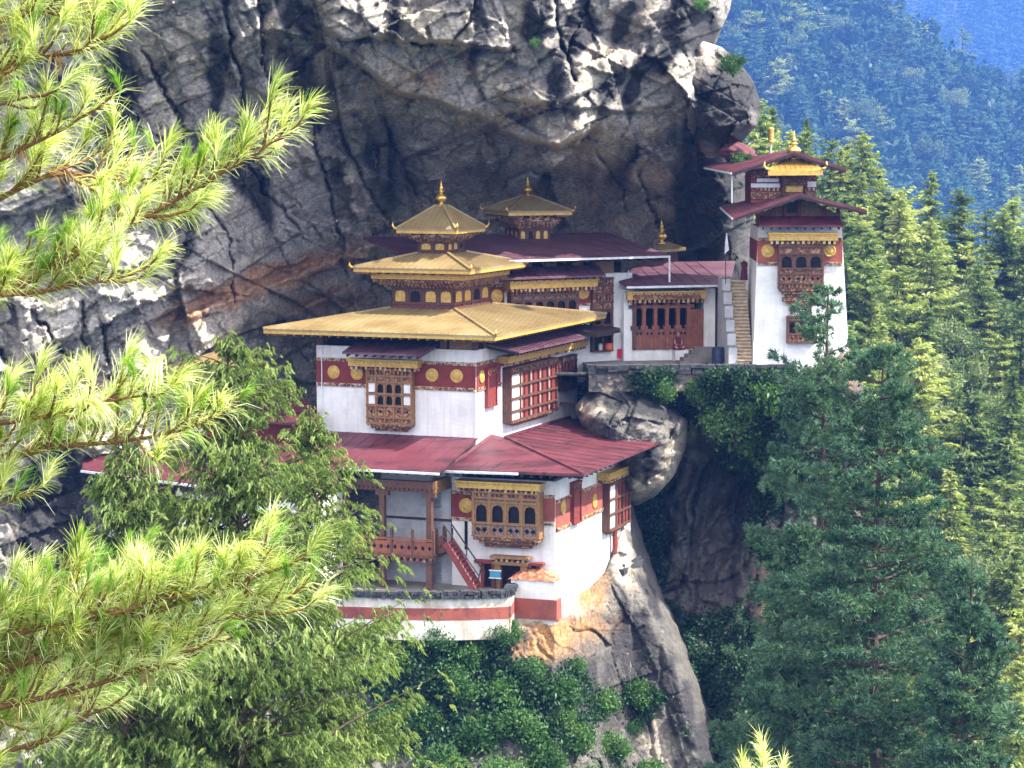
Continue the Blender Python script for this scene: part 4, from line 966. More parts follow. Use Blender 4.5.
m.add([V([p[0], p[1], zfl - .5]) for p in q] + [V([p[0], p[1], zfl - .02]) for p in q], [tuple(range(9, -1, -1)), tuple(range(10, 20))] + [(i, (i + 1) % 10, 10 + (i + 1) % 10, 10 + i) for i in range(10)])
court = m.build('courtyard_floor', M['paving']); tag(court, None, None, None, 'structure')
# white porch with its heap of terracotta, red block under it
por = thing('porch', FB.pt(-1.2, zr(FB, 530, 603), 1.2), 'low white porch beside the golden doorway, capped with orange stone shards', 'porch')
pr = FB.rect(511, 555, 580, 602, .9); m = MB(); m.box(FB, pr[0], pr[1] - .0, pr[2] - .6, pr[3], -.4, .9); m.build('wall', M['white'], por)
rr = FB.rect(513, 557, 599, 619, .92); m = MB(); m.box(FB, rr[0], rr[1], rr[2], rr[3], 0, .98); m.build('red_stripe', M['brightred'], por)
rr2 = FB.rect(511, 556, 619, 655, .8); m = MB(); m.box(FB, rr2[0] + .1, rr2[1] - .1, rr2[2], rr2[3], -.3, .8); base_ = m.build('base', M['oldwhite'], por)
wh_ = FB.rect(534, 540, 628, 640, .8); m = MB(); m.box(FB, wh_[0], wh_[1], wh_[2], wh_[3], .7, .81); m.build('opening', M['shade'], base_)
hv_ = []; hf_ = []; nn_ = 26
for j in range(14):
    for i in range(nn_):
        fx, fy = i / (nn_ - 1), j / 13.; hgt = max(0, math.sin(math.pi * fx)) ** .6 * (math.sin(math.pi * min(1, fy * .5 + .5)) ** .7) if True else 0
        p = FB.pt(pr[0] - .15 + (pr[1] - pr[0] + .2) * fx, pr[3] - .02 + .62 * hgt + rg_.uniform(-.05, .05), .0 + 1.05 * fy - .05); hv_.append(p)
np_mesh('terracotta_heap', hv_, grid_faces(14, nn_), M['terracotta'], por)
# ------------------------------------------------------------------ the long temple at the back, under the overhang
C0 = at(632, 330, 174.0); FC = Frame(C0, 30)
rear = thing('temple', (C0[0] - 4, C0[1], -16.0), 'long rear temple with a faded purple roof and one gilded lantern under the overhang', 'temple', 'temple buildings on the cliff')
LC = 11.5
zct = zr(FC, 560, 275)
m = MB(); m.box(FC, -LC, 0, -17.0, zct, -7.5, 0); m.build('wall', M['white'], rear)
Er = at(670, 254.8, 173.2); a30 = math.radians(30)
El_ = Er - FC.S * 19.5; bk = -FC.N
zE_ = Er[2]; zR = -7.2
T0_ = El_ + bk * 8.5; T1_ = Er + bk * 7.0 - FC.S * .8; T0_[2] = T1_[2] = zat(T1_, 232.5)
m = MB(); m.slope(El_, Er, T1_, T0_, .16, .95, .03); rc = m.build('roof', M['purpleroof'], rear)
gutter(El_ + V([0, -.08, -.12]), Er + V([0, -.08, -.12]), rc)
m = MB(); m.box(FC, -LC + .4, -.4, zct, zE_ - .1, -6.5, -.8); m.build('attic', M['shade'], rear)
m = MB()
for x0, x1 in ((598, 617), (520, 535), (548, 560), (575, 586)): s0, s1, a_, b_ = FC.rect(x0, x1, 261, 269); m.box(FC, s0, s1, zct + .01, zE_ - .2, -.9, -.4)
build_each(m, 'ochre_panel', M['ochre'], rear)
m = MB()
for k in range(22): p = El_ * (1 - (k + .5) / 22) + Er * ((k + .5) / 22); m.beam(p - UPZ * .3 + bk * .1, p - UPZ * .2 + bk * 2, .13, .15)
m.build('rafter_row', M['darktimber'], rc)
sw = [FC.sz(x, 267)[0] for x in (504, 598)]; out = 1.6; se = [FC.sz(x, 275, out)[0] for x in (497, 606)]
pent(FC, sw[0], sw[1], zr(FC, 560, 266), se[0], se[1], zr(FC, 560, 276.5, out), out, rear, 'purpleroof')
cornice(FC, FC.rect(503, 590, 279, 290.5, 0), 1.0, rear, 0., 'gold')
rabsel(FC, FC.rect(508, 574, 290.5, 311), .55, rear, 6, [(.18, 'brackets'), (.22, 'panel'), (.60, 'arch')], 'greytimber' if False else 'timber', 'greycarved')
fd = FC.rect(574.5, 591, 286, 303); band(FC, fd[0], fd[1], fd[2], fd[3], rear, [FC.sz(582.8, 292.5)], .47, 'red', .18)
fd = FC.rect(489, 504, 287, 305); band(FC, fd[0], fd[1], fd[2], fd[3], rear, [FC.sz(496.3, 296)], .47, 'red', .18)
rabsel(FC, FC.rect(591, 610, 278, 351), .35, rear, 2, [(.10, 'brackets'), (.10, 'panel'), (.12, 'brackets'), (.10, 'panel'), (.22, 'arch'), (.14, 'panel'), (.22, 'open')], 'timber', 'carved')
m = MB(); s_, z_ = FC.sz(627.5, 300); m.tube([FC.pt(s_, zct + .2, .12), FC.pt(s_, -15.3, .12)], .05); m.build('downpipe', M['steel'], rear)
# gilded lantern on its roof
ang = math.radians(20); uC = V([math.cos(ang), math.sin(ang), 0]); vC = V([-math.sin(ang), math.cos(ang), 0])
qf = at(519, 245.5, 174.2); lw, ld = 2.25, 2.6
cC = qf + uC * lw / 2 + vC * ld / 2; zl0 = qf[2]
zl1 = zat(qf, 213.5)
lc = lantern(V([cC[0], cC[1], 0]), lw, ld, zl0, zl1, uC, vC, rear, (4, 3), .55, 'dentil')
zEl = zat(cC - vC * 2.4, 211); zAl = zat(cC, 195.5)
rl_, EC = hip_roof(V([cC[0], cC[1], 0]), lw + 2.5, ld + 2.5, zEl, .4, .4, zAl, uC, vC, rear, 'goldroof', 'lantern_roof', .4)
corner_ornaments(EC, cC, rl_, .35); finial(V([cC[0], cC[1], zAl - .05]), zat(cC, 174.5) - zAl + .1, rl_)

# ------------------------------------------------------------------ the arcaded chapel
D0 = at(632, 349, 173.0); FD = Frame(D0, 12)
chap = thing('chapel', (D0[0] + 2.5, D0[1], -16.), 'small chapel with a carved timber arcade between the rear temple and the tower', 'chapel')
sD = FD.sz(715, 320)[0]; zdt = zr(FD, 668, 289); zfd = zr(FD, 660, 364.5)
s4, s5, a_, b_ = FD.rect(703.5, 715, 289, 344)
m = MB(); m.box(FD, s4, s5, zfd - 1, zdt, -5, .02); m.box(FD, -.6, .1, zfd - 1, zdt, -5, 0); m.box(FD, .1, s4, zfd - 1, zdt, -5.2, -4.6); m.build('wall', M['white'], chap)
z_sill = zr(FD, 660, 349.5)
m = MB(); m.box(FD, .1, s4 - .004, zfd - 1, z_sill, -4.5, .02); m.build('base', M['white'], chap)
s7 = FD.sz(729, 320)[0]; m = MB(); m.box(FD, s5 + .01, s7, zfd - .4, zdt - .05, -1.6, -1.2); m.build('gap_shade', M['shade'], chap)  # near-black box standing in for the shade of this gap
Ed0, Ed1 = at(626.5, 286, 171.4), at(730, 284, 173.2); Td0, Td1 = at(648, 262, 178.5), at(735, 262.5, 180.2); Td1[2] = Td0[2]
m = MB(); m.slope(Ed0, Ed1, Td1, Td0, .15, .95, .03); rd = m.build('roof', M['purpleroof'], chap)
Tx = at(614, 277.5, 174.8); m = MB(); m.slope(Tx, Ed0, Td0, Td0 + V([-.6, 0, 0]), .14, .65, .05); m.build('hip_end', M['purpleroof'], rd)
gutter(Ed0 + V([0, -.08, -.1]), Ed1 + V([0, -.08, -.1]), rd)
m = MB(); p = at(669.5, 256, 173.0); q = at(669.5, 284, 173.0); m.tube([p, q], .07); m.build('downpipe', M['steel'], chap)
cornice(FD, FD.rect(626, 704, 290.5, 302.5, .3), .5, chap, .3, 'gold')
bm = FD.rect(633, 701, 293, 299, .8); m = MB(); m.box(FD, bm[0], bm[1], bm[2], bm[3], .8, .84); m.build('carved_beam', M['carved'], chap)
zt_ = zr(FD, 660, 303); zpn = zr(FD, 660, 329)
m = MB(); m.box(FD, .1, s4, z_sill, zt_ + .6, -2.0, -1.8); m.build('back_wall', M['shade'], chap)
pn = MB(); pn.box(FD, .12, s4 - .02, z_sill + .02, zpn, -.15, .12); par = pn.build('parapet', M['orangetimber'], chap)
s6 = FD.sz(688, 320)[0]; m = MB(); m.box(FD, s6, s4 - .02, zpn, zr(FD, 690, 309), -.15, .1); m.build('door_panel', M['orangetimber'], chap)
fr = MB()
for x in (634, 643.5, 655, 666.5, 677.5, 688):
    s_ = FD.sz(x, 320)[0]; m = MB(); m.box(FD, s_ - .12, s_ + .12, z_sill + .02, zt_ + .35, -.2, .2); m.box(FD, s_ - .4, s_ + .4, zt_ - .35, zt_ - .12, -.2, .19)
    m.box(FD, s_ - .25, s_ + .25, zpn - .05, zpn + .25, -.2, .24); m.build('post', M['timber'] if x < 640 else M['orangetimber'], chap)
ar = MB(); xs = [FD.sz(x, 320)[0] for x in (634, 643.5, 655, 666.5, 677.5, 688)]
for a_, b_ in zip(xs[:-1], xs[1:]): arch_plate(ar, FD, a_ + .12, b_ - .12, zt_ - .55, zt_ + .3, -.02, .05)
ar.build('arch', M['carved'], chap)
hl = MB()
for a_, b_ in zip(xs[:-1], xs[1:]):
    for k in (.32, .68):
        c = a_ + (b_ - a_) * k; z_ = zpn - .3; P = [FD.pt(c - .1, z_, .11), FD.pt(c, z_ - .14, .11), FD.pt(c + .1, z_, .11), FD.pt(c, z_ + .14, .11)]; hl.hexa(P + [q + FD.N * .015 for q in P])
hl.build('cutout', M['glass'], par)
# the little gilt roof and finial standing behind its ridge
gs = thing('shrine_roof', at(664, 262, 181.), 'small pale gilded roof with a tall finial behind the chapel roof ridge', 'shrine')
g0, g1 = at(655, 251, 178.6), at(686, 247.5, 178.6); t0, t1 = at(658, 243, 180.5), at(668, 241.5, 180.5)
m = MB(); m.slope(g0, g1, t1, t0, .2, .5, .04); bx_ = at(668, 262, 180.2); m2 = MB(); m2.box(Frame(bx_, 5), -.9, .7, bx_[2] - 3.0, g0[2] - .1, -1.2, 0)
gr_ = m.build('roof', M['goldroof'], gs); m2.build('lantern', M['timber'], gs); finial(at(661.5, 244, 180.2), 1.95, gr_)

# ------------------------------------------------------------------ the tower temple at the cliff edge
T0 = at(754, 364, 166.); FT = Frame(T0, -1.5)
tow = thing('temple', (T0[0] + 3, T0[1], -22.), 'tall narrow white tower temple with two maroon gabled roofs and a gilded pediment', 'temple', 'temple buildings on the cliff')
sT0, sT1 = FT.sz(758, 245)[0], FT.sz(841.5, 245)[0]; zTt = zr(FT, 800, 227); DT = 7.0
lowL, lowR = FT.sz(752.5, 362)[0], FT.sz(849, 352)[0]; zl = zr(FT, 800, 362)
m = MB(); k = (sT0 - lowL) / (zTt - zl); kr = (lowR - sT1) / (zTt - zl); zz = -17.5; dl = zTt - zz
lo = [FT.pt(sT0 - k * dl, zz, .35), FT.pt(sT1 + kr * dl, zz, .35), FT.pt(sT1 + kr * dl, zz, -DT - .3), FT.pt(sT0 - k * dl, zz, -DT - .3)]
m.hexa(lo + [FT.pt(sT0, zTt, 0), FT.pt(sT1, zTt, 0), FT.pt(sT1, zTt, -DT), FT.pt(sT0, zTt, -DT)]); m.build('wall', M['white'], tow)
zb0, zb1 = zr(FT, 800, 262), zr(FT, 800, 241)
wr = FT.rect(778.5, 821.7, 242, 297)
band(FT, sT0 - .04, wr[0] - .06, zb0, zb1, tow, [FT.sz(767.8, 251)], .45, 'brightred', .22, .14); band(FT, wr[1] + .06, sT1 + .06, zb0, zb1, tow, [FT.sz(829.3, 250.5)], .43, 'brightred', .22, .14)
FTS = Frame(FT.pt(sT0, 0, 0), 94)
m = MB(); FL_ = Frame(FT.pt(sT0, 0, -DT), -91.5); m.box(FL_, 0, DT - .03, zb0, zb1, -.2, .08); m.build('painted_band', M['red'], tow)
rabsel(FT, wr, .75, tow, 3, [(.07, 'brackets'), (.14, 'panel'), (.26, 'arch'), (.10, 'panel'), (.17, 'lattice'), (.09, 'brackets'), (.17, 'corbel')], 'timber', 'carved', n=.05)
m = MB(); c_ = (wr[0] + wr[1]) / 2
for i in range(3): m.box(FT, c_ - 1.2 + .28 * i, c_ + 1.2 - .28 * i, wr[2] - .24 * (i + 1), wr[2] - .24 * i - .01, .02, .62 - .14 * i)
m.build('corbel', M['carved'], tow)
cornice(FT, FT.rect(768, 836.5, 232, 243.5, .05), .95, tow, .05, 'gold')
rabsel(FT, FT.rect(787, 814, 316, 342), .4, tow, 3, [(.12, 'panel'), (.55, 'arch'), (.33, 'lattice')], 'timber', 'carved', n=.22)
w2 = FT.rect(790, 811, 302, 314); m = MB(); m.box(FT, w2[0], w2[0] + .15, w2[2], w2[3], .1, .42); m.box(FT, w2[1] - .15, w2[1], w2[2], w2[3], .1, .42); build_each(m, 'window_post', M['timber'], tow)
# maroon strip over the cornice
out = 1.5; s0_, s1_ = FT.sz(759, 222, out)[0], FT.sz(843.5, 221, out)[0]
pent(FT, s0_ + .15, s1_ - .15, zr(FT, 800, 216.), s0_, s1_, zr(FT, 800, 225.5, out), out, tow)
def gable(xl, yl, xa, ya, xr, yr, nf, back, parent, thick=.16, bl=None):
    """gabled roof, gable end to the viewer; the left eave may run back to a given survey point"""
    L = FT.pt(*FT.sz(xl, yl, nf), nf); A_ = FT.pt(*FT.sz(xa, ya, nf), nf); R_ = FT.pt(*FT.sz(xr, yr, nf), nf); bkv = -FT.N * back
    Lb = L + bkv if bl is None else bl
    Rb = R_ + bkv; Ab = A_ + bkv
    m = MB(); m.slope(L, Lb, Ab, A_, thick, .62, .05); m.slope(Rb, R_, A_, Ab, thick, .62, .05); o = m.build('roof', M['maroonroof'], parent)
    m = MB(); m.beam(L - UPZ * .2 - FT.N * .08, A_ - UPZ * .2 - FT.N * .08, .1, .2); m.beam(A_ - UPZ * .2 - FT.N * .08, R_ - UPZ * .2 - FT.N * .08, .1, .2); m.build('barge_board', M['darktimber'], o)
    m = MB()
    for kk in range(6):
        f = (kk + .4) / 6
        for P, Q in ((L, A_), (R_, A_)): p = P * (1 - f) + Q * f - UPZ * .32; m.beam(p - FT.N * .1, p - FT.N * 1.6, .13, .14)
    m.build('rafter_row', M['timber'], o); gutter(L - UPZ * .12, Lb - UPZ * .12, o, .06); return o, L, A_, R_
r1_, L1, A1, R1 = gable(732.5, 216.8, 800, 194, 867, 210.5, 2.0, 9.2, tow, bl=at(720.5, 206, 171))
zAt = zr(FT, 800, 196)
m = MB(); m.add([FT.pt(sT0 + .3, zTt, -1.0), FT.pt(sT1 - .3, zTt, -1.0), FT.pt(sT1 - .3, zTt + .9, -1.0), FT.pt((sT0 + sT1) / 2, zAt + .1, -1.0), FT.pt(sT0 + .3, zTt + .9, -1.0)], [(0, 1, 2, 3, 4)])
m.box(FT, sT0 + .3, sT1 - .3, zTt + .004, zTt + .85, -DT + .3, -1.05); att = m.build('attic', M['ochre'], tow)
m = MB()
for x0, x1, y in ((760, 764, 207), (771, 776, 205), (783, 786, 203), (797, 801, 200), (822, 826, 206), (836, 840, 209)): s0, s1, a_, b_ = FT.rect(x0, x1, y, 216, -.95); m.box(FT, s0, s1, zTt + .01, b_, -.99, -.7)
build_each(m, 'post', M['redtimber'], att)
m = MB(); s0, s1, a_, b_ = FT.rect(786.5, 797, 201, 213, -.95); m.box(FT, s0, s1, a_, b_, -.99, -.9); m.build('pane', M['glass'], att)
# upper storey
nu = -1.2; us0, us1 = FT.sz(751, 190, nu)[0], FT.sz(816, 190, nu)[0]; zu0, zu1 = zr(FT, 800, 203, nu), zr(FT, 800, 169, nu)
m = MB(); m.box(FT, us0, us1, zu0, zu1, -7.2, nu); up = m.build('upper_storey', M['redtimber'], tow)
m = MB()
for x0, x1, y0, y1 in ((757, 779, 178.5, 182), (751, 780, 183.5, 187.5), (807, 816, 181.5, 187)): s0, s1, a_, b_ = FT.rect(x0, x1, y0, y1, nu + .1); m.box(FT, s0, s1, a_, b_, nu - .1, nu + .12)
build_each(m, 'white_infill', M['pane'], up)
m = MB()
for x0, x1, y in ((751, 780, 189.5), (807, 816, 189)): s0, s1, a_, b_ = FT.rect(x0, x1, y - 1.5, y + 1.5, nu + .1); dentils(m, FT, s0, s1, a_, b_, nu - .05, nu + .13, .26, .5)
m.build('band_trim', M['dentil'], up)
rabsel(FT, FT.rect(783, 805.5, 173, 195, nu), .6, tow, 1, [(.14, 'brackets'), (.12, 'brackets'), (.12, 'panel'), (.14, 'brackets'), (.48, 'gold')], 'timber', 'carved', n=nu)
s0, s1, a_, b_ = FT.rect(785.5, 803, 185, 192, nu + .4); m = MB(); m.box(FT, s0, s1, a_, b_, nu + .2, nu + .42); dentils(m, FT, s0, s1, a_, b_, nu + .3, nu + .5, .36, .65); m.build('gilt_panel', M['gold'], up)
r2_, L2, A2, R2 = gable(731.6, 171.6, 793.5, 151.5, 846, 168.6, .6, 8.4, tow, bl=at(704.5, 166.3, 171.5))
for x0, x1, y0, y1 in ((751, 781, 171, 177.5), (751, 781, 192, 199), (806.5, 816, 171, 180.5), (806.5, 816, 190.5, 199)):
    s0, s1, a_, b_ = FT.rect(x0, x1, y0, y1, nu + .1); m = MB(); m.box(FT, s0, s1, a_, b_, nu - .1, nu + .09); m.build('carved_panel', M['carved'], up)
# gilded pediment
np_ = .95; P0, P1, PA = FT.pt(*FT.sz(768, 170, np_), np_), FT.pt(*FT.sz(823, 169.5, np_), np_), FT.pt(*FT.sz(794, 156.5, np_ - 1.4), np_ - 1.4)
m = MB(); T_l, T_r = PA - FT.S * .5, PA + FT.S * .5; m.slope(P0, P1, T_r, T_l, .14, .34, .05)
bk0, bk1 = P0 - FT.N * 2.2, P1 - FT.N * 2.2; m.slope(P1, bk1, T_r, T_r + FT.S * .02, .12, .4, .04); m.slope(bk0, P0, T_l, T_l - FT.S * .02, .12, .4, .04); ped = m.build('pediment_roof', M['gilt'], tow)
m = MB(); m.beam(P0 - UPZ * .22, P1 - UPZ * .22, .12, .3); m.build('eave_board', M['gold'], ped)
for P in (P0, P1): corner_ornaments([P + UPZ * .05], (P0 + P1) / 2, ped, .5)
finial(PA - UPZ * .15, zat(PA, 130.5) - PA[2] + .15, ped, 'gilt', 1.25)
m = MB(); p = at(732, 172.5, 166.2); q = at(732, 203, 166.2); m.tube([p, q], .06); m.build('downpipe', M['steel'], tow)

# ------------------------------------------------------------------ stairs, terrace
sta = thing('staircase', at(744, 364, 165.7), 'steep flight of sandstone steps climbing beside the white tower', 'staircase')
FS = Frame(at(736.7, 364, 166.), 2); n_st = 24; zs0, zs1 = at(744, 363, 166.)[2], at(744, 281, 170.6)[2]
m = MB()
for k in range(n_st):
    zt2 = zs0 + (zs1 - zs0) * (k + 1) / n_st; m.box(FS, .02 + rg_.uniform(0, .03), 1.10, zt2 - .075, zt2 + .004, -4.6 * (k + 1) / n_st, -4.6 * k / n_st + .11 + rg_.uniform(0, .03))
    m.box(FS, .04, 1.08, zs0 - .3, zt2 - .08, -4.6 * (k + 1) / n_st - (2.5 if k == n_st - 1 else 0), -4.6 * k / n_st)
m.build('steps', M['step'], sta)
m = MB(); s0 = FS.sz(729, 320)[0]
for k in range(6): m.box(FS, s0, .02, zs0 - .3, zs0 + (zs1 - zs0) * (k + 1) / 6 + .2, -4.6 * (k + 1) / 6 + .004 * k, -4.6 * k / 6)
m.box(FS, s0, .02, zs0 - .3, zs1 + .2, -6.5, -4.61); sw_ = m.build('side_wall', M['greyplaster'], sta)
m = MB()
for k in range(6): z_ = zs0 + (zs1 - zs0) * (k + 1) / 6 + .2; m.box(FS, s0 - .03, .03, z_, z_ + .06, -4.6 * (k + 1) / 6, -4.6 * k / 6 + .04)
m.build('coping', M['paving'], sw_)
st2 = thing('staircase', at(695, 364, 170.), 'short flight of grey stone steps in front of the chapel door', 'staircase')
m = MB(); FS2 = Frame(at(680, 364, 171.6), 12)
for k in range(6): m.box(FS2, -.6 + .32 * k, 2.5, zfd - .5, zfd + 1.35 * (k + 1) / 6, -.2 - .02 * k, 1.25 - .2 * k)
m.build('steps', M['paving'], st2)
FW = Frame(at(582, 368, 165.3), 2); zw = zr(FW, 670, 368.5); Lw = FW.sz(764, 368)[0]
m = MB(); q = [FW.pt(.5, 0, 0), FW.pt(Lw + 5.2, 0, -1.2), FW.pt(Lw + 5.2, 0, -20), FW.pt(.5, 0, -20)]
m.hexa([V([p[0], p[1], zw - .6]) for p in q] + [V([p[0], p[1], zw - .16]) for p in q]); tf = m.build('terrace_floor', M['paving']); tag(tf, None, None, None, 'structure')
tw = thing('retaining_wall', FW.pt(Lw / 2, zw - 1.6, 0), 'rough rubble terrace wall topped with dark slates below the chapel', 'wall')
m = MB(); m.box(FW, .45, Lw + .5, zw - 1.5, zw - .32, -.6, .25); m.build('wall', M['rubble'], tw)
m = MB(); s_ = .3
while s_ < Lw + 2:
    w = rg_.uniform(.35, .9)
    for lay in range(3): m.box(FW, s_ + rg_.uniform(-.1, .1), s_ + w, zw - .32 + .19 * lay + rg_.uniform(-.03, .03), zw - .14 + .19 * lay + rg_.uniform(0, .06), -.5, .42 + rg_.uniform(-.12, .2))
    s_ += w + .02
m.build('coping', M['stone'], tw)

# ------------------------------------------------------------------ the low wing at the left, and the shrine above it, half hidden by trees
L0 = at(205, 500, 149.5); FLw = Frame(L0, -50); FL2 = Frame(L0, -12)
wing = thing('house', (L0[0] - 3, L0[1] + 2, -29.5), 'low wing with a maroon roof and dark latticed windows, half hidden behind the weeping tree', 'house')
s0 = FLw.sz(88, 500)[0]
zwt = zr(FLw, 130, 482); zwb = -31.
m = MB(); m.box(FLw, s0, 0, zwb, zwt, -5, 0); s1 = FL2.sz(322, 560)[0]; m.box(FL2, .02, s1, zwb, zr(FL2, 260, 500), -5, 0); m.build('wall', M['white'], wing)
e0, e1 = at(82, 466.5, 155.8), at(212, 489, 148.2); e1[2] = e0[2] * .5 + e1[2] * .5; e0[2] = e1[2]
h0, h1 = at(84, 446, 161.5), at(240, 452, 153); h1[2] = h0[2]
m = MB(); m.slope(e0, e1, h1, h0, .15, .6, .05); rw = m.build('roof', M['maroonroof'], wing); gutter(e0 - UPZ * .12 - FLw.N * -.06, e1 - UPZ * .12 - FLw.N * -.06, rw)
k0, k1 = at(206, 486, 148), at(336, 480, 147.6); k1[2] = k0[2] = zr(FL2, 260, 484); m = MB(); m.slope(k0, k1, k1 + V([0, 6, 1.8]), k0 + V([-.5, 6, 1.8]), .15, .6, .05); m.build('roof', M['maroonroof'], wing)
wr = FLw.rect(89, 125, 472, 524); rabsel(FLw, wr, .5, wing, 3, [(.12, 'brackets'), (.26, 'grid'), (.26, 'grid'), (.22, 'panel'), (.14, 'corbel')], 'darktimber', 'darktimber', pw=.2)
wr = FLw.rect(135, 175, 484, 530); rabsel(FLw, wr, .5, wing, 3, [(.12, 'brackets'), (.26, 'grid'), (.26, 'grid'), (.22, 'panel'), (.14, 'corbel')], 'darktimber', 'darktimber', pw=.2)
for x0, x1 in ((225, 243), (262, 280), (298, 312)): rabsel(FL2, FL2.rect(x0, x1, 566, 590), .25, wing, 2, [(.3, 'panel'), (.7, 'open')], 'redtimber', 'redtimber')
H0 = at(300, 430, 159); FH = Frame(H0, -21.5)
shr = thing('shrine', (H0[0] - 2, H0[1], -22), 'small shrine with a gilded roof and finial showing above the weeping tree', 'shrine')
m = MB(); m.box(FH, -6.8, 1.2, -24, zr(FH, 300, 415), -5, 0); m.build('wall', M['red'], shr)
ea, eb = at(268, 421, 156.6), at(322, 424, 154.6); eb[2] = ea[2]; ta, tb = at(262, 384, 163), at(292, 381, 162); tb[2] = ta[2]
ea = ea - u * 2.5
m = MB(); m.slope(ea, eb, tb + u * .4, ta - u * 2, .14, .6, .05); m.build('roof', M['maroonroof'], shr)
cS = at(219, 366, 161.5); zs = zat(cS, 372)
lantern(V([cS[0], cS[1], 0]), 2.2, 2.2, zs - 1.2, zs, u, v, shr, (3, 3), .3); rs_, ES = hip_roof(V([cS[0], cS[1], 0]), 4.8, 4.8, zat(cS - v * 2.2, 368), .4, .4, zat(cS, 353), u, v, shr, 'goldroof', 'lantern_roof', .4)
finial(V([cS[0], cS[1], zat(cS, 353.5)]), 1.15, rs_)

# ------------------------------------------------------------------ people and small things
def person(loc, height, face, robe, label, seated=False):
    """one continuous skinned body (head, neck, trunk, arms, legs) with a robe"""
    p = thing('person', loc, label, 'person'); k = height / 1.7; f = V([math.sin(face), -math.cos(face), 0]); r = V([math.cos(face), math.sin(face), 0])
    if seated:
        k = height / 1.30; J = [(0, .16, 0), (0, .45, .02), (0, .78, .03), (0, .92, .05), (0, 1.02, .07), (0, 1.20, .08), (.20, .74, .03), (.27, .48, .10), (.14, .30, .26), (-.20, .74, .03), (-.27, .48, .10), (-.14, .30, .26),
                (.14, .14, .05), (.32, .22, .36), (.10, .08, .42), (-.14, .14, .05), (-.32, .22, .36), (-.10, .08, .42)]
    else:
        J = [(0, .90, 0), (0, 1.15, .01), (0, 1.40, 0), (0, 1.50, .01), (0, 1.55, .02), (0, 1.66, .02), (.19, 1.38, 0), (.25, 1.10, .0), (.20, .88, .10), (-.19, 1.38, 0), (-.25, 1.10, 0), (-.20, .88, .10),
             (.10, .84, 0), (.11, .48, .02), (.12, .06, 0), (-.10, .84, 0), (-.11, .48, .02), (-.12, .06, 0)]
    Ed = [(0, 1), (1, 2), (2, 3), (3, 4), (4, 5), (2, 6), (6, 7), (7, 8), (2, 9), (9, 10), (10, 11), (0, 12), (12, 13), (13, 14), (0, 15), (15, 16), (16, 17)]
    R = [.15, .14, .15, .06, .085, .095, .07, .05, .04, .07, .05, .04, .09, .07, .05, .09, .07, .05]
    me = bpy.data.meshes.new('body'); me.from_pydata([tuple((r * x + f * y + UPZ * z) * k) for x, z, y in J], Ed, []); me.update()
    o = mesh_obj('body', me, M['skin'], p); mod = o.modifiers.new('skin', 'SKIN'); o.modifiers.new('smooth', 'SUBSURF').levels = 1
    for sv, rr in zip(me.skin_vertices[0].data, R): sv.radius = (rr * k, rr * k)
    me.skin_vertices[0].data[0].use_root = True; o.modifiers['smooth'].render_levels = 2
    m = MB(); n = 14
    prof = [(.40, .0, .16), (.38, .12, .14), (.26, .30, .05), (.20, .55, .03), (.23, .74, .03), (.17, .86, .04), (.085, .92, .05)] if seated else [(.26, .04, 0), (.23, .40, 0), (.20, .85, 0), (.19, 1.10, .0), (.24, 1.34, 0), (.17, 1.45, 0), (.08, 1.50, .01)]
    P = []
    for a_, z, y in prof:
        for i in range(n):
            t = 2 * math.pi * i / n; fo = 1 + .06 * math.sin(5 * t + z * 4); P.append(V(loc) + (r * a_ * math.cos(t) * fo * 1.15 + f * (a_ * math.sin(t) * fo * .9 + y) + UPZ * z) * k)
    F_ = [(i * n + j, i * n + (j + 1) % n, (i + 1) * n + (j + 1) % n, (i + 1) * n + j) for i in range(len(prof) - 1) for j in range(n)]
    m.add(P, F_); m.build('robe', robe, p, smooth=True); return p
person(FD.pt(FD.sz(678, 340, .45)[0], z_sill + .02, .42), 1.30, .3, M['robe'], 'person in a maroon robe sitting on the white ledge of the chapel arcade', True)
m = MB(); m.box(FD, FD.sz(672, 340)[0], FD.sz(686, 340)[0], zfd - .4, z_sill - .004, .025, .9); lg = m.build('plinth', M['white'], chap)
person(V([*at(744, 281, 171.0)[:2], zs1 + .01]), 1.5, 0., M['robe'], 'person in a dark robe standing in shadow at the top of the tower steps')
def quad_sheet(name, P, mat, label, cat, thick=.03, amp=.05, nx=10, ny=8):
    """a hanging cloth with folds and a real thickness"""
    P = [V(p) for p in P]; nrm = np.cross(P[1] - P[0], P[3] - P[0]); nrm /= np.linalg.norm(nrm); vs = []
    for side in (0, 1):
        for j in range(ny):
            for i in range(nx):
                a, b = i / (nx - 1), j / (ny - 1); q = (P[0] * (1 - a) + P[1] * a) * (1 - b) + (P[3] * (1 - a) + P[2] * a) * b
                vs.append(q + nrm * (amp * math.sin(a * 11 + b) * (.3 + b) + (thick if side else 0)))
    g_ = grid_faces(ny, nx); n = nx * ny; fs = list(map(tuple, g_)) + [tuple(q[::-1] + n) for q in g_]
    ring = [i for i in range(nx)] + [nx * j + nx - 1 for j in range(1, ny)] + [nx * (ny - 1) + i for i in range(nx - 2, -1, -1)] + [nx * j for j in range(ny - 2, 0, -1)]
    for a, b in zip(ring, ring[1:] + ring[:1]): fs.append((a, b, b + n, a + n))
    o = np_mesh(name, vs, np.array(fs), mat, smooth=True); return tag(o, label, cat)
c0 = [FC.sz(x, y, .15) for x, y in ((617.5, 349.5), (627, 347.8), (627.6, 356.5), (618, 358.5))]
quad_sheet('cloth', [FC.pt(s, z, .15) for s, z in c0], M['cloth'], 'bright red cloth hanging on the white wall beside the chapel', 'cloth')
fl = thing('prayer_flag', at(726.2, 256, 168.5), 'narrow white prayer flag hanging in the dark gap left of the tower', 'flag')
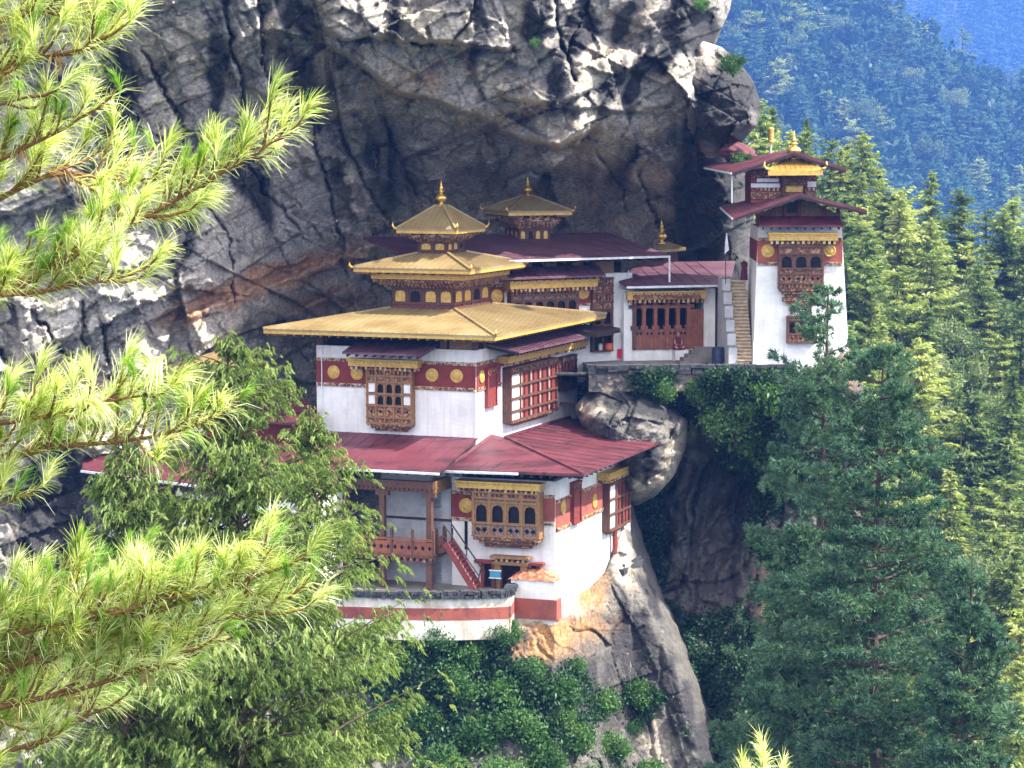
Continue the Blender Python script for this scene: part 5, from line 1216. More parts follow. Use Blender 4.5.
p0, p1, p2_, p3_ = at(726.4, 233, 168.5), at(727.0, 233.2, 168.5), at(729, 250, 168.5), at(724.6, 254, 168.5)
m = MB(); q = [p3_, p2_, at(728, 243, 168.5), at(725.2, 243, 168.5), p0, p1]
m.hexa([p3_, p2_, p2_ + V([0, .05, 0]), p3_ + V([0, .05, 0]), at(725.2, 243, 168.4), at(728.0, 242, 168.4), at(728.0, 242, 168.45), at(725.2, 243, 168.45)])
m.hexa([at(725.2, 243, 168.4), at(728.0, 242, 168.4), at(728.0, 242, 168.45), at(725.2, 243, 168.45), p0, p1, p1 + V([0, .05, 0]), p0 + V([0, .05, 0])]); m.build('flag_cloth', M['flag'], fl)
m = MB(); m.tube([at(726.3, 232, 168.56), at(725.6, 262, 168.56), at(725.6, 284, 168.56)], .035); m.build('flagpole', M['timber'], fl)
bn = thing('bin', V([*at(718.5, 364, 168.5)[:2], zw - .16]), 'dark blue barrel standing beside the foot of the tower steps', 'bin')
m = MB(); bp = ORG[bn.name]; m.lathe(bp, [(.42, 0), (.45, .05), (.45, .4), (.47, .43), (.47, .47), (.45, .5), (.45, .88), (.47, .91), (.47, .95), (.45, .98), (.44, 1.2), (.40, 1.24)], 18); m.build('barrel', M['bin'], bn, smooth=False)
m = MB(); m.lathe(bp + UPZ * 1.24, [(.43, 0), (.43, .07), (.36, .10), (.01, .11)], 18); m.build('lid', M['bin'], bn)
pl = thing('pole', V([*at(725.5, 364, 168)[:2], zw - .16]), 'thin white pole standing right beside the blue barrel', 'pole')
m = MB(); b_ = ORG[pl.name]; m.tube([b_, b_ + UPZ * 1.35], .04); m.tube([b_ + UPZ * 1.35, b_ + UPZ * 1.42], [.055, .02]); m.build('shaft', M['steel'], pl)
sg = thing('sign', FB.pt(FB.sz(495, 574)[0], zr(FB, 495, 590), .7), 'small blue signboard on a post beside the golden doorway', 'sign')
r_ = FB.rect(490, 500.5, 571, 577.5, .7); m = MB(); m.box(FB, r_[0], r_[1], r_[2], r_[3], .68, .74); m.build('board', M['bluesign'], sg)
m = MB(); m.box(FB, r_[0] - .05, r_[1] + .05, r_[3], r_[3] + .06, .66, .76); m.box(FB, r_[0] - .05, r_[1] + .05, r_[2] - .06, r_[2], .66, .76); m.build('frame', M['pane'], sg)
m = MB(); c_ = (r_[0] + r_[1]) / 2; m.box(FB, c_ - .05, c_ + .05, zr(FB, 495, 592), r_[2] - .06, .66, .74); m.build('post', M['darktimber'], sg)
pot = thing('pot', FC.pt(FC.sz(605, 349)[0], zr(FC, 605, 350), .45), 'orange pot standing in the narrow rear temple window', 'pot')
b_ = ORG[pot.name]; m = MB(); m.lathe(b_, [(.22, 0), (.26, .1), (.30, .35), (.26, .45), (.28, .5), (.2, .5)], 14); m.build('vessel', M['orangepot'], pot, smooth=True)
m = MB(); m.lathe(b_ + V([-.55, 0, 0]), [(.16, 0), (.18, .1), (.18, .4), (.1, .48), (.05, .5)], 12); o = m.build('jar', M['pane'], None, smooth=True); tag(o, 'small white jar standing beside the orange pot', 'jar')
vb = thing('victory_banner', at(771, 160, 172.), 'cylindrical golden victory banner on a short pole above the tower roof', 'banner')
b_ = at(771, 143, 172.); m = MB(); m.lathe(b_, [(.02, 0), (.22, .0), (.24, .12), (.19, .16), (.20, .48), (.23, .52), (.19, .56), (.20, .9), (.24, .94), (.14, 1.04), (.05, 1.08)], 14); m.build('cylinder_banner', M['gilt'], vb, smooth=False)
m = MB(); m.tube([at(771, 168, 172.), b_ + UPZ * .05], .06); m.build('pole', M['pane'], vb)
# bundle of maroon cloth against the rock on the tower roof
bd = []; na, nr = 40, 22; cb_ = at(735, 152, 171.0)
for j in range(nr):
    la = math.pi * j / (nr - 1)
    for i in range(na):
        a = 2 * math.pi * i / na; q = 1 + .6 * float(fbm(V([math.cos(a) * 2.2 + 5]), V([math.sin(a) * 1.6 + la * 1.4]), 91, 4)[0])
        x = math.sin(la) * math.cos(a) * 1.25 * q; z = math.cos(la) * .55 * q; bd.append(cb_ + V([x, math.sin(la) * math.sin(a) * .9 * q, z + (-.25 * x if x > 0 else .12 * x)]))
i = np.arange(nr - 1)[:, None] * na; j = np.arange(na)[None, :]; jn = (j + 1) % na
o = np_mesh('cloth_bundle', bd, np.stack([i + j, i + na + j, i + na + jn, i + jn], -1).reshape(-1, 4), M['tarp'], smooth=True); tag(o, 'crumpled maroon cloth bundle lying on the tower roof against the rock', 'bundle')
# flower pots along the foot of the chapel wall
# ------------------------------------------------------------------ plants
def rhombs(c, a1, a2):
    c = np.asarray(c); n = len(c); vs = np.stack([c - a1, c - a2 + a1 * .15, c + a1, c + a2 + a1 * .15], 1).reshape(-1, 3)
    return vs, np.arange(n * 4).reshape(n, 4)
def unit(v): return v / np.maximum(np.linalg.norm(v, axis=-1, keepdims=True), 1e-9)
def leaf_cloud(rng, c, d, L, W, jit=.5):
    """leaf-shaped faces at c, pointing along d with jitter, rolled at random"""
    d = unit(d + rng.normal(0, jit, d.shape)); r = unit(np.cross(d, rng.normal(0, 1, d.shape)))
    L = np.asarray(L).reshape(-1, 1) if hasattr(L, '__len__') else L
    return rhombs(c, d * L / 2, r * W / 2)
def conifer(seed, h, r, leaf=.42, gap=.62, bpw=7, lowest=.12, power=.85, droop=.22, fill=1.0):
    rng = np.random.default_rng(seed); C_ = []; D_ = []; z = lowest * h
    while z < h - .15:
        t = (z - lowest * h) / (h * (1 - lowest)); R0 = r * (1 - t) ** power * (.55 + .45 * min(1, t * 6)) + .12
        for b in range(bpw if R0 > .5 else 4):
            if rng.random() < .10: continue
            R = R0 * rng.uniform(.4, 1.25); az = rng.uniform(0, 2 * math.pi); n = max(2, int(R / (leaf * .36) * fill)); q = (np.arange(n) + .6) / n
            zz = z + rng.uniform(-.3, .3) - droop * R * q + .16 * R * q ** 3 + (0 if t < .8 else .3 * q * R)
            k = 3; q = np.repeat(q, k); zz = np.repeat(zz, k); sp = (.12 + .22 * q) * R * rng.normal(0, .5, q.size)
            x = R * q * math.cos(az) - sp * math.sin(az); y = R * q * math.sin(az) + sp * math.cos(az)
            C_.append(np.stack([x, y, zz + rng.normal(0, .07, q.size)], -1)); dd = np.stack([math.cos(az) - .7 * np.sign(sp) * math.sin(az), math.sin(az) + .7 * np.sign(sp) * math.cos(az), np.full(q.size, -.25)], -1); D_.append(dd)
        z += gap * rng.uniform(.75, 1.25) * (1 - .35 * t)
    C_ = np.concatenate(C_); D_ = np.concatenate(D_)
    return leaf_cloud(rng, C_, D_, rng.uniform(.8, 1.5, len(C_)) * leaf, leaf * .42, .38)
def broadleaf(seed, h, r, leaf=.34, nclump=26, per=70):
    rng = np.random.default_rng(seed); C_ = []; D_ = []
    for k in range(nclump):
        d = unit(rng.normal(0, 1, 3) * V([1, 1, .8])); c = V([0, 0, h * .62]) + d * V([r, r, h * .34]) * rng.uniform(.35, .95); cr = r * rng.uniform(.22, .42)
        p = unit(rng.normal(0, 1, (per, 3))) * cr * rng.uniform(.5, 1.0, (per, 1)) * V([1, 1, .75]); C_.append(c + p); D_.append(p + V([0, 0, .2]))
    C_ = np.concatenate(C_); D_ = np.concatenate(D_); return leaf_cloud(rng, C_, D_, rng.uniform(.7, 1.3, len(C_)) * leaf, leaf * .6, .8)
def trunk_mb(h, r0, lean=0., seed=0, limbs=0, lr=1.5):
    rng = random.Random(seed); m = MB(); P = [V([lean * (i / 6.) ** 2 + rng.uniform(-.05, .05), rng.uniform(-.05, .05), h * i / 6.]) for i in range(7)]
    m.tube(P, [r0 * (1 - .14 * i) for i in range(7)], 7)
    for k in range(limbs):
        z = h * rng.uniform(.3, .85); a = rng.uniform(0, 6.28); L = lr * rng.uniform(.5, 1.)
        m.tube([V([0, 0, z]), V([math.cos(a) * L * .5, math.sin(a) * L * .5, z + .12 * L]), V([math.cos(a) * L, math.sin(a) * L, z + .1 * L])], [r0 * .35, r0 * .22, r0 * .06], 5)
    return m
proto_col = []
def proto_tree(vf, mb, leafmat):
    """returns mesh data for crown and trunk, shared by every copy"""
    vs, fs = vf; me = bpy.data.meshes.new('crown'); vs = vs.astype(np.float32)
    me.vertices.add(len(vs)); me.vertices.foreach_set('co', vs.ravel()); fs = fs.astype(np.int32); me.loops.add(fs.size); me.loops.foreach_set('vertex_index', fs.ravel())
    me.polygons.add(len(fs)); me.polygons.foreach_set('loop_start', np.arange(0, fs.size, 4, dtype=np.int32)); me.update(calc_edges=True); me.materials.append(leafmat)
    mt = bpy.data.meshes.new('trunk'); mt.from_pydata([tuple(p) for p in mb.v], [], mb.f); mt.update(); mt.materials.append(M['bark']); return me, mt
def plant_tree(name, pr, loc, scale, rz, label, cat, group, both=True, sz=None):
    o = bpy.data.objects.new(name, None); COL.objects.link(o); o.location = tuple(loc); o.rotation_euler = (0, 0, rz); s = scale if sz is None else sz
    o.scale = (scale, scale, s); o.empty_display_size = .3; tag(o, label, cat, group); ORG[o.name] = V(loc)
    for nm, me in (('crown', pr[0]), ('trunk', pr[1])):
        c = bpy.data.objects.new(nm, me); COL.objects.link(c); c.parent = o
    return o
con = [proto_tree(conifer(500 + i, 10., (2.3, 2.9, 2.1, 3.2, 2.6)[i], leaf=(.40, .44, .4, .46, .42)[i], gap=(.5, .6, .48, .66, .55)[i], bpw=9, power=(.75, .6, .8, .62, .7)[i], lowest=(.1, .16, .08, .2, .12)[i], droop=(.2, .1, .28, .05, .22)[i]), trunk_mb(9.6, .20, 0, i, 4, 1.6), M['fir']) for i in range(5)] + [proto_tree(conifer(540 + i, 10., (3.6, 3.0, 3.9)[i], leaf=.5, gap=(1.15, 1.3, .95)[i], bpw=(5, 4, 6)[i], power=(.45, .55, .5)[i], lowest=.3, droop=(-.05, .08, .0)[i], fill=1.5), trunk_mb(9.7, .2, .3, 40 + i, 6, 2.), M['fir']) for i in range(3)]
bro = [proto_tree(broadleaf(520 + i, 7., (2.6, 3.0, 2.2)[i], leaf=.36, nclump=(30, 34, 26)[i]), trunk_mb(4.6, .2, .3, 20 + i, 5, 2.), M['broad']) for i in range(3)]
def recoloured(pr, mat):
    c = pr[0].copy(); c.materials.clear(); c.materials.append(mat); return c, pr[1]
con_far = [recoloured(p, M['darkpine']) for p in con]; bro_far = [recoloured(p, M['ivy']) for p in bro]  # darker leaf copies put the far slope's shade into the colour
rv = random.Random(77)
def ray_slope(S, px, py):
    """the point on a slope grid that the survey shows at (px, py)"""
    P, xs, cr = S; i = int(np.clip(np.searchsorted(xs, px), 0, len(xs) - 1)); col = P[:, i]; d = ray(px, 0)
    pyc = 384 - FPX * (col @ _U) / (col @ _F); order = np.argsort(-pyc); k = int(np.clip(np.searchsorted(-pyc[order], -py), 1, len(order) - 1)); a, b = order[k - 1], order[k]
    f = 0 if abs(pyc[b] - pyc[a]) < 1e-6 else np.clip((py - pyc[a]) / (pyc[b] - pyc[a]), 0, 1)
    q = col[a] * (1 - f) + col[b] * f; q = q.copy(); q[0] = (px - 512) / FPX * (q @ _F); return q
spots = []
def scatter(S, x0, x1, y0, y1, dx, dy, rows_off):
    out_ = []; y = y0
    while y < y1:
        x = x0 + rv.uniform(0, dx)
        while x < x1:
            px, py = x + rv.uniform(-.4, .4) * dx, y + rv.uniform(-.5, .5) * dy; cr = np.interp(px, S[1], S[2])
            if py > cr + rows_off: out_.append((px, py))
            x += dx * rv.uniform(.75, 1.3)
        y += dy
    return out_
n_con = n_bro = 0
for px, py in scatter(S1, 700, 1075, 176, 830, 29, 22, 0):
    if px < 880 and py > 560 and px > 745: continue
    if py > 620 and px < 960: continue
    P = ray_slope(S1, px, py)
    if rv.random() < .62:
        n_con += 1; hgt = rv.uniform(6, 12.5) * (1.25 if rv.random() < .2 else 1); k = rv.choice((0, 1, 2, 3, 4, 5, 5, 6, 6, 7, 7))
        plant_tree('conifer_tree', con[k], P - UPZ * .3, hgt / 10. * 1.05, rv.uniform(0, 6.28), 'conifer standing among many on the sunlit forest slope behind the tower', 'tree', 'conifers on the near forest slope', sz=hgt / 10.)
    else:
        n_bro += 1; hgt = rv.uniform(5, 8.5); plant_tree('broadleaf_tree', bro[rv.randrange(3)], P - UPZ * .3, hgt / 7., rv.uniform(0, 6.28), 'rounded broadleaf tree between the conifers on the forest slope', 'tree', 'broadleaf trees on the near forest slope')
for px, py, hg, k in ((772, 178, 9.5, 0), (806, 176, 8.5, 2), (790, 184, 7, 1), (758, 178, 10, 3), (862, 232, 12.5, 1), (840, 226, 10, 4), (905, 262, 9, 2), (930, 262, 12, 0), (960, 290, 12.5, 3), (1002, 312, 13, 1), (868, 372, 12, 2), (880, 390, 9, 0)):
    P = ray_slope(S1, px, py); plant_tree('conifer_tree', con[k], P - UPZ * .3, hg / 10., rv.uniform(0, 6.28), 'conifer standing among many on the sunlit forest slope behind the tower', 'tree', 'conifers on the near forest slope')
for px, py in scatter(S2, 705, 1050, -50, 290, 19, 15, 0):
    if py > np.interp(px, [690, 760, 860, 1070], [200, 230, 300, 420]): continue
    P = ray_slope(S2, px, py); gully = math.exp(-((px - 770 - .35 * py) / 60.) ** 2)
    if rv.random() < gully * .2: continue
    hgt = rv.uniform(18, 40)
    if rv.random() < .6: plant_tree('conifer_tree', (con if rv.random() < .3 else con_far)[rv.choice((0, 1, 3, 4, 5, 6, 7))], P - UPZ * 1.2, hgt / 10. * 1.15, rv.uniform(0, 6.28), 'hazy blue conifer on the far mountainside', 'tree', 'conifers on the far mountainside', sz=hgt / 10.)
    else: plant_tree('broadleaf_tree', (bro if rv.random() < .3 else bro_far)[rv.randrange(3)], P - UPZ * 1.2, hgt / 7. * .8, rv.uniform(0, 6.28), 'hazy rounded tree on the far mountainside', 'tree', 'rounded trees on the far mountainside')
# the most distant wood: nobody could count it
ff = []; fc = []; bv = conifer(560, 18., 4.5, leaf=1.6, gap=2.0, bpw=5); nb = len(bv[0]); off = 0
for q_ in range(1100):
    px, py = rv.uniform(820, 1120), rv.uniform(-75, 160)
    P = ray_slope(S3, px, py); s = rv.uniform(1.7, 4.2); ff.append(bv[0] * s + P - UPZ); fc.append(bv[1] + off); off += nb
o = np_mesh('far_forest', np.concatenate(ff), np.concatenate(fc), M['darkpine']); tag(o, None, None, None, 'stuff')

# --- understorey: leafy ground cover on the forest slopes
def cover(name, P, n, leaf, mat, rng, lift=.5, up=1.0):
    """leaf faces strewn over a grid surface"""
    H, W = P.shape[:2]; i = rng.uniform(0, H - 1.001, n); j = rng.uniform(0, W - 1.001, n); a = i.astype(int); b = j.astype(int); fi = (i - a)[:, None]; fj = (j - b)[:, None]
    q = (P[a, b] * (1 - fi) + P[a + 1, b] * fi) * (1 - fj) + (P[a, b + 1] * (1 - fi) + P[a + 1, b + 1] * fi) * fj
    q = q + np.stack([rng.normal(0, .3, n), rng.normal(0, .3, n) - lift * .6, rng.uniform(0, lift, n)], -1) * leaf * 2
    d = np.tile(V([0, -.5, up]), (n, 1)); v_, f_ = leaf_cloud(rng, q, d, rng.uniform(.7, 1.4, n) * leaf, leaf * .6, .8); o = np_mesh(name, v_, f_, mat); return tag(o, None, None, None, 'stuff')
cover('undergrowth', S1[0][:, 20:100], 90000, .9, M['broad'], RNG, .9)
cover('far_undergrowth', S2[0][:, 15:75], 60000, 5.8, M['ivy'], RNG, .9)
# --- creepers on the ravine rock and in the cleft
def masked_cover(name, Pg, pxg_, pyg_, mask, n, leaf, mat, rng, label=None):
    m_ = mask(pxg_, pyg_) > rng.random(pxg_.shape) ; idx = np.argwhere(m_[:-1, :-1]); sel = idx[rng.integers(0, len(idx), n)]; f = rng.random((n, 2, 1)); a, b = sel[:, 0], sel[:, 1]
    q = (Pg[a, b] * (1 - f[:, 0]) + Pg[a + 1, b] * f[:, 0]) * (1 - f[:, 1]) + (Pg[a, b + 1] * (1 - f[:, 0]) + Pg[a + 1, b + 1] * f[:, 0]) * f[:, 1]
    q = q + np.stack([rng.normal(0, .35, n) * leaf * 2, -np.abs(rng.normal(0, 1., n)) * leaf * 1.6, rng.normal(0, .5, n) * leaf * 2], -1)
    d = np.tile(V([0, -.7, .4]), (n, 1)); v_, f_ = leaf_cloud(rng, q, d, rng.uniform(.7, 1.4, n) * leaf, leaf * .7, .7); o = np_mesh(name, v_, f_, mat); return tag(o, label, None, None, 'stuff')
P2g = at_np(px2, py2, Y2)
def ravmask(x, y):
    a = smooth01(-.1, .25, fbm(x / 28., y / 34., 601, 4) + 1.0 * blob(x, y, 700, 395, 90, 32) + .9 * blob(x, y, 780, 430, 60, 70) + .9 * blob(x, y, 650, 540, 22, 60) + 1.1 * blob(x, y, 710, 690, 70, 80) - .22 - .6 * blob(x, y, 690, 490, 30, 60) - .8 * blob(x, y, 700, 570, 40, 60))
    return a
masked_cover('ivy_foliage', P2g, px2, py2, ravmask, 115000, .26, M['ivy'], RNG)
P3g = at_np(px3, py3, Y3)
def spurmask(x, y):
    v_ = fbm(x / 26., y / 26., 611, 4) + .9 * blob(x, y, 460, 690, 95, 80) + .7 * blob(x, y, 570, 720, 60, 50) + .7 * blob(x, y, 640, 700, 24, 22) + .8 * blob(x, y, 420, 650, 60, 40) - .45 - .9 * blob(x, y, 590, 620, 60, 30) - .9 * blob(x, y, 650, 740, 20, 34) - 1.2 * smooth01(640, 690, x - (y - 640) * .5)
    return smooth01(-.05, .2, v_) * smooth01(618, 640, y + np.where(x < 520, 12, 0))
masked_cover('undergrowth', P3g, px3, py3, spurmask, 26000, .26, M['ivy'], RNG)

# --- shrubs
def shrub(seed, r, leaf, n=1500):
    rng = np.random.default_rng(seed); k = 16; cs = unit(rng.normal(0, 1, (k, 3))) * V([.62, .62, .45]) * r * rng.uniform(.4, 1., (k, 1)) + V([0, 0, r * .55]); i = rng.integers(0, k, n)
    p = unit(rng.normal(0, 1, (n, 3))) * rng.uniform(.5, 1., (n, 1)) * r * .40; c = cs[i] + p * V([1, 1, .85]) * rng.uniform(.5, 1.3, (k, 1))[i]; st_ = rng.random(n) < .16; c[st_] += unit(rng.normal(0, 1, (st_.sum(), 3)) + V([0, 0, .5])) * r * rng.uniform(.1, .5, (st_.sum(), 1)); return leaf_cloud(rng, c, p + V([0, 0, .3]) * r, rng.uniform(.7, 1.4, n) * leaf, leaf * .55, .7)
shr_p = []
for i in range(4):
    m = MB(); rr_ = random.Random(i)
    for k in range(6): a = rr_.uniform(0, 6.28); m.tube([V([0, 0, -.3]), V([math.cos(a) * .25, math.sin(a) * .25, .5]), V([math.cos(a) * .6, math.sin(a) * .6, 1.0])], [.05, .035, .01], 5)
    shr_p.append(proto_tree(shrub(700 + i, 1.4, (.17, .14, .21, .13)[i], (3000, 3600, 2200, 4000)[i]), m, M['bush']))
def on_grid(Pg, gx_, gy_, px, py):
    k = np.argmin((gx_ - px) ** 2 + (gy_ - py) ** 2); return Pg.reshape(-1, 3)[k]
sh = [(640, 695, 1.25, 'rounded bright green shrub growing on the bare rock edge'), (440, 640, 1.3, 'dark shrub right under the red striped courtyard wall'), (480, 628, 1.0, 'small shrub at the foot of the wall near its bright red block'), (505, 640, 1.1, 'shrub just left of the orange stained rock'),
      (405, 660, 1.5, 'shrub beside the pale branch tips of the weeping tree'), (455, 680, 1.6, None), (500, 690, 1.4, None), (430, 715, 1.6, None), (475, 735, 1.7, None), (520, 725, 1.5, None), (560, 690, 1.3, 'shrub below the orange stained rock'), (575, 735, 1.5, None), (545, 760, 1.5, None), (610, 745, 1.2, None), (600, 700, 1.1, None), (500, 775, 1.8, None), (440, 770, 1.8, None), (385, 720, 1.7, None), (650, 770, 1.0, 'low shrub at the bottom below the pale lichen patch'), (620, 780, 1.4, None), (470, 655, 1.2, None), (530, 670, 1.1, None), (575, 665, .8, 'small dry shrub directly under the orange stain'), (380, 640, 1.2, None), (410, 630, .9, None), (455, 628, .8, None), (490, 622, .7, None), (425, 640, 1.1, None), (510, 630, .6, None), (590, 780, 1.2, None), (560, 715, 1., None), (635, 725, .8, None)]
for i, (px, py, s, lb) in enumerate(sh):
    q = on_grid(P3g, px3, py3, px, py); plant_tree('shrub', shr_p[i % 4], q + (V([0, -.7, -s * .35]) if py < 645 and px < 515 else V([0, -.3, -s * .8])), s, i * 1.7, lb or 'leafy green shrub in the thicket on the rock spur', 'shrub', None if lb else 'shrubs in the thicket below the lower temple')
for i, (px, py, s, lb) in enumerate([(735, 415, 2.1, 'large dark shrub hanging below the tower foot'), (765, 440, 2.2, 'broad dark shrub beside the trunk of the tall dark conifer'), (745, 455, 1.6, 'lower dark shrub clinging over the ravine shadow'), (700, 392, 1.2, 'creeping shrub just below the slate topped terrace wall'), (660, 388, 1.0, 'small shrub under the terrace wall by the boulder'), (775, 395, 1.7, 'dark shrub directly at the tower base')]):
    q = on_grid(P2g, px2, py2, px, py); plant_tree('shrub', shr_p[(i + 1) % 4], q + V([0, -.9, -s * .7]), s, i * 2.1, lb, 'shrub', None)
for px, py, Y, s, lb in ((733, 62, 163.5, .85, 'green tuft growing on top of the rock knob'), (702, 4, 156, .5, 'green tuft high on the cliff edge'), (742, 158, 170, .7, 'green tuft under the rock knob beside the maroon bundle'), (535, 42, 158.5, .35, 'tiny fern tuft in the dark streak of the cliff')):
    plant_tree('shrub', shr_p[1], at(px, py + 14 * s, Y), s, 1., lb, 'shrub', None)

# --- the tall dark conifers in front of the ravine
def dark_conifer(name, base, h, r, seed, label, power=.8, leaf=.40, gap=.55, top_sparse=0.):
    rng = np.random.default_rng(seed); root = thing(name, base, label, 'tree'); base = V(base); C_ = []; D_ = []; br = MB(); z = h * .08
    while z < h - .2:
        t = z / h; R0 = r * (1 - t) ** power + .2
        for b in range(6):
            if rng.random() < .12 + top_sparse * t * t: continue
            R = R0 * rng.uniform(.55, 1.2); az = rng.uniform(0, 2 * math.pi); rise = rng.uniform(-.10, .22) + .35 * t * t; cs, sn = math.cos(az), math.sin(az)
            curve = lambda q: rise * R * q - .30 * R * q * q * (1 - .7 * t) + .16 * R * q ** 3
            br.tube([base + V([R * q * cs, R * q * sn, z + curve(q)]) for q in (0, .35, .7, 1.)], [.035 + .010 * R, .03 + .006 * R, .02, .006], 4)
            n = max(6, int(R * 11)); q = .12 + .88 * np.sqrt(rng.random(n)); sp = rng.normal(0, .22, n) * R * (.4 + .5 * np.sin(q * 3.0)); 
            ctr = np.stack([R * q * cs - sp * sn, R * q * sn + sp * cs, z + curve(q) + rng.normal(0, .10, n)], -1); k = 17
            d0 = np.stack([cs * 1. - .8 * np.sign(sp) * sn, sn * 1. + .8 * np.sign(sp) * cs, np.full(n, .35)], -1); d = np.repeat(d0, k, 0) + rng.normal(0, .75, (n * k, 3)); d = unit(d)
            C_.append(np.repeat(ctr, k, 0) + d * leaf * .42); D_.append(d)
        z += gap * rng.uniform(.7, 1.3)
    n = 40; zz = h - rng.random(n) * 1.1; d = unit(np.stack([rng.normal(0, .6, n), rng.normal(0, .6, n), np.full(n, .8)], -1)); C_.append(np.stack([0 * zz, 0 * zz, zz], -1) + d * leaf * .4); D_.append(d)
    C_ = np.concatenate(C_); D_ = np.concatenate(D_); v_, f_ = leaf_cloud(rng, C_ + base, D_, rng.uniform(.7, 1.25, len(C_)) * leaf, leaf * .17, .12)
    np_mesh('crown', v_, f_, M['darkpine'], root); br.tube([base + V([.12 * math.sin(i), .1 * math.cos(i * 1.3), h * i / 8.]) for i in range(9)], [h * .013 * (1 - i / 8.6) + .01 for i in range(9)], 8); br.build('trunk', M['bark'], root); return root
dark_conifer('conifer_tree', at(818, 905, 124), at(818, 288, 124)[2] - at(818, 905, 124)[2], 6.0, 801, 'tall dark blue green conifer whose thin top rises in front of the white tower', .55, .34, .46, .5)
dark_conifer('conifer_tree', at(872, 930, 112), at(872, 345, 112)[2] - at(872, 930, 112)[2], 7.0, 802, 'broad dense blue green conifer, the widest of the dark ones, downhill of the tower', .6, .36, .6)
dark_conifer('conifer_tree', at(962, 960, 106), at(962, 560, 106)[2] - at(962, 960, 106)[2], 3.8, 803, 'shorter dark conifer at the outer edge, in front of the sunlit slope', .7, .40, .5)
dark_conifer('conifer_tree', at(795, 960, 118), at(795, 520, 118)[2] - at(795, 960, 118)[2], 3.9, 804, 'dark conifer low in the ravine shadow beside the rock spur', .7, .40, .52)

# --- the weeping cypress in front of the lower wing
def weeping(base, h, r, seed, label, dens=1.0, toplean=0.):
    rng = np.random.default_rng(seed); base = V(base); root = thing('cypress_tree', base, label, 'tree'); wood = MB(); C_ = []; D_ = []; L_ = []; Q_ = []
    tr = lambda z: V([toplean * (z / h) ** 2 + .12 * math.sin(z * .9), .1 * math.cos(z * .7), z])
    wood.tube([base + tr(h * i / 12.) for i in range(13)], [h * .014 * (1 - i / 12.6) + .012 for i in range(13)], 8)
    z = h * .04
    while z < h - .15:
        t = z / h; R0 = r * (1 - t) ** .72 * (.75 + .25 * math.sin(z * 2.3)) + .18
        for b in range(4):
            R = R0 * rng.uniform(.35, 1.15); az = rng.uniform(0, 2 * math.pi); cs, sn = math.cos(az), math.sin(az); rise = rng.uniform(.45, .95)
            fz = lambda q: rise * R * q - .42 * R * q * q + .12 * R * q ** 4
            P = [base + tr(z) + V([R * q * cs, R * q * sn, fz(q)]) for q in (0, .25, .5, .75, 1.)]; wood.tube(P, [.018 + .013 * R, .014 + .009 * R, .012 + .005 * R, .012, .004], 4)
            n = max(6, int(R * 26 * dens * rng.choice((.5, .9, 1.4)))); q = .08 + .92 * rng.random(n) ** .8; sp = rng.normal(0, .2, n) * R * (.3 + .7 * q)
            o_ = tr(z) + np.stack([R * q * cs - sp * sn, R * q * sn + sp * cs, fz(q) + rng.normal(0, .08, n) - np.abs(sp) * .25], -1)
            out_ = V([cs, sn, 0])
            for i in range(n):          # one hanging spray: a short arching shoot with a fringe of drooping twiglets
                ln = rng.uniform(.22, .55) * (.6 + .4 * (1 - t)); m_ = 28; s_ = rng.random(m_); sd = unit(out_ * rng.uniform(.2, 1.) + rng.normal(0, .5, 3) * V([1, 1, .2]))
                c = o_[i] + sd * (s_ * ln * .55)[:, None] + UPZ * (.10 * s_ - .45 * s_ ** 2)[:, None] * ln; dd = np.tile(sd * .6 - UPZ * .8, (m_, 1)) + rng.normal(0, .25, (m_, 3)); tl = ln * rng.uniform(.25, .6, m_)
                C_.append(c - UPZ * (tl * .5)[:, None]); D_.append(dd); L_.append(tl); Q_.append(np.full(m_, q[i] + .12 * rng.normal()))
        z += .135 * rng.uniform(.7, 1.4) * (1 + .6 * (1 - t))
    C_ = np.concatenate(C_); D_ = np.concatenate(D_); L_ = np.concatenate(L_); tip = np.concatenate(Q_) > .86; v_, f_ = leaf_cloud(rng, C_[~tip] + base, D_[~tip], L_[~tip] * 1.05, .024, .16)
    cr_ = np_mesh('crown', v_, f_, M['cypress'], root); v_, f_ = leaf_cloud(rng, C_[tip] + base, D_[tip], L_[tip] * 1.05, .024, .16); np_mesh('young_sprays', v_, f_, M['cypress_tip'], cr_); wood.build('trunk', M['bark'], root); return root
YC_ = 62.
weeping(at(238, 850, YC_), at(238, 332, YC_)[2] - at(238, 850, YC_)[2], 6.8, 901, 'tall weeping cypress with drooping sprays in front of the low left wing')
weeping(at(318, 880, 66), at(318, 405, 66)[2] - at(330, 880, 66)[2], 4.2, 902, 'shorter weeping cypress with pale tips in front of the courtyard wall')
weeping(at(128, 860, 60), at(128, 418, 60)[2] - at(128, 860, 60)[2], 3.6, 903, 'thin weeping cypress in front of the dark latticed window')

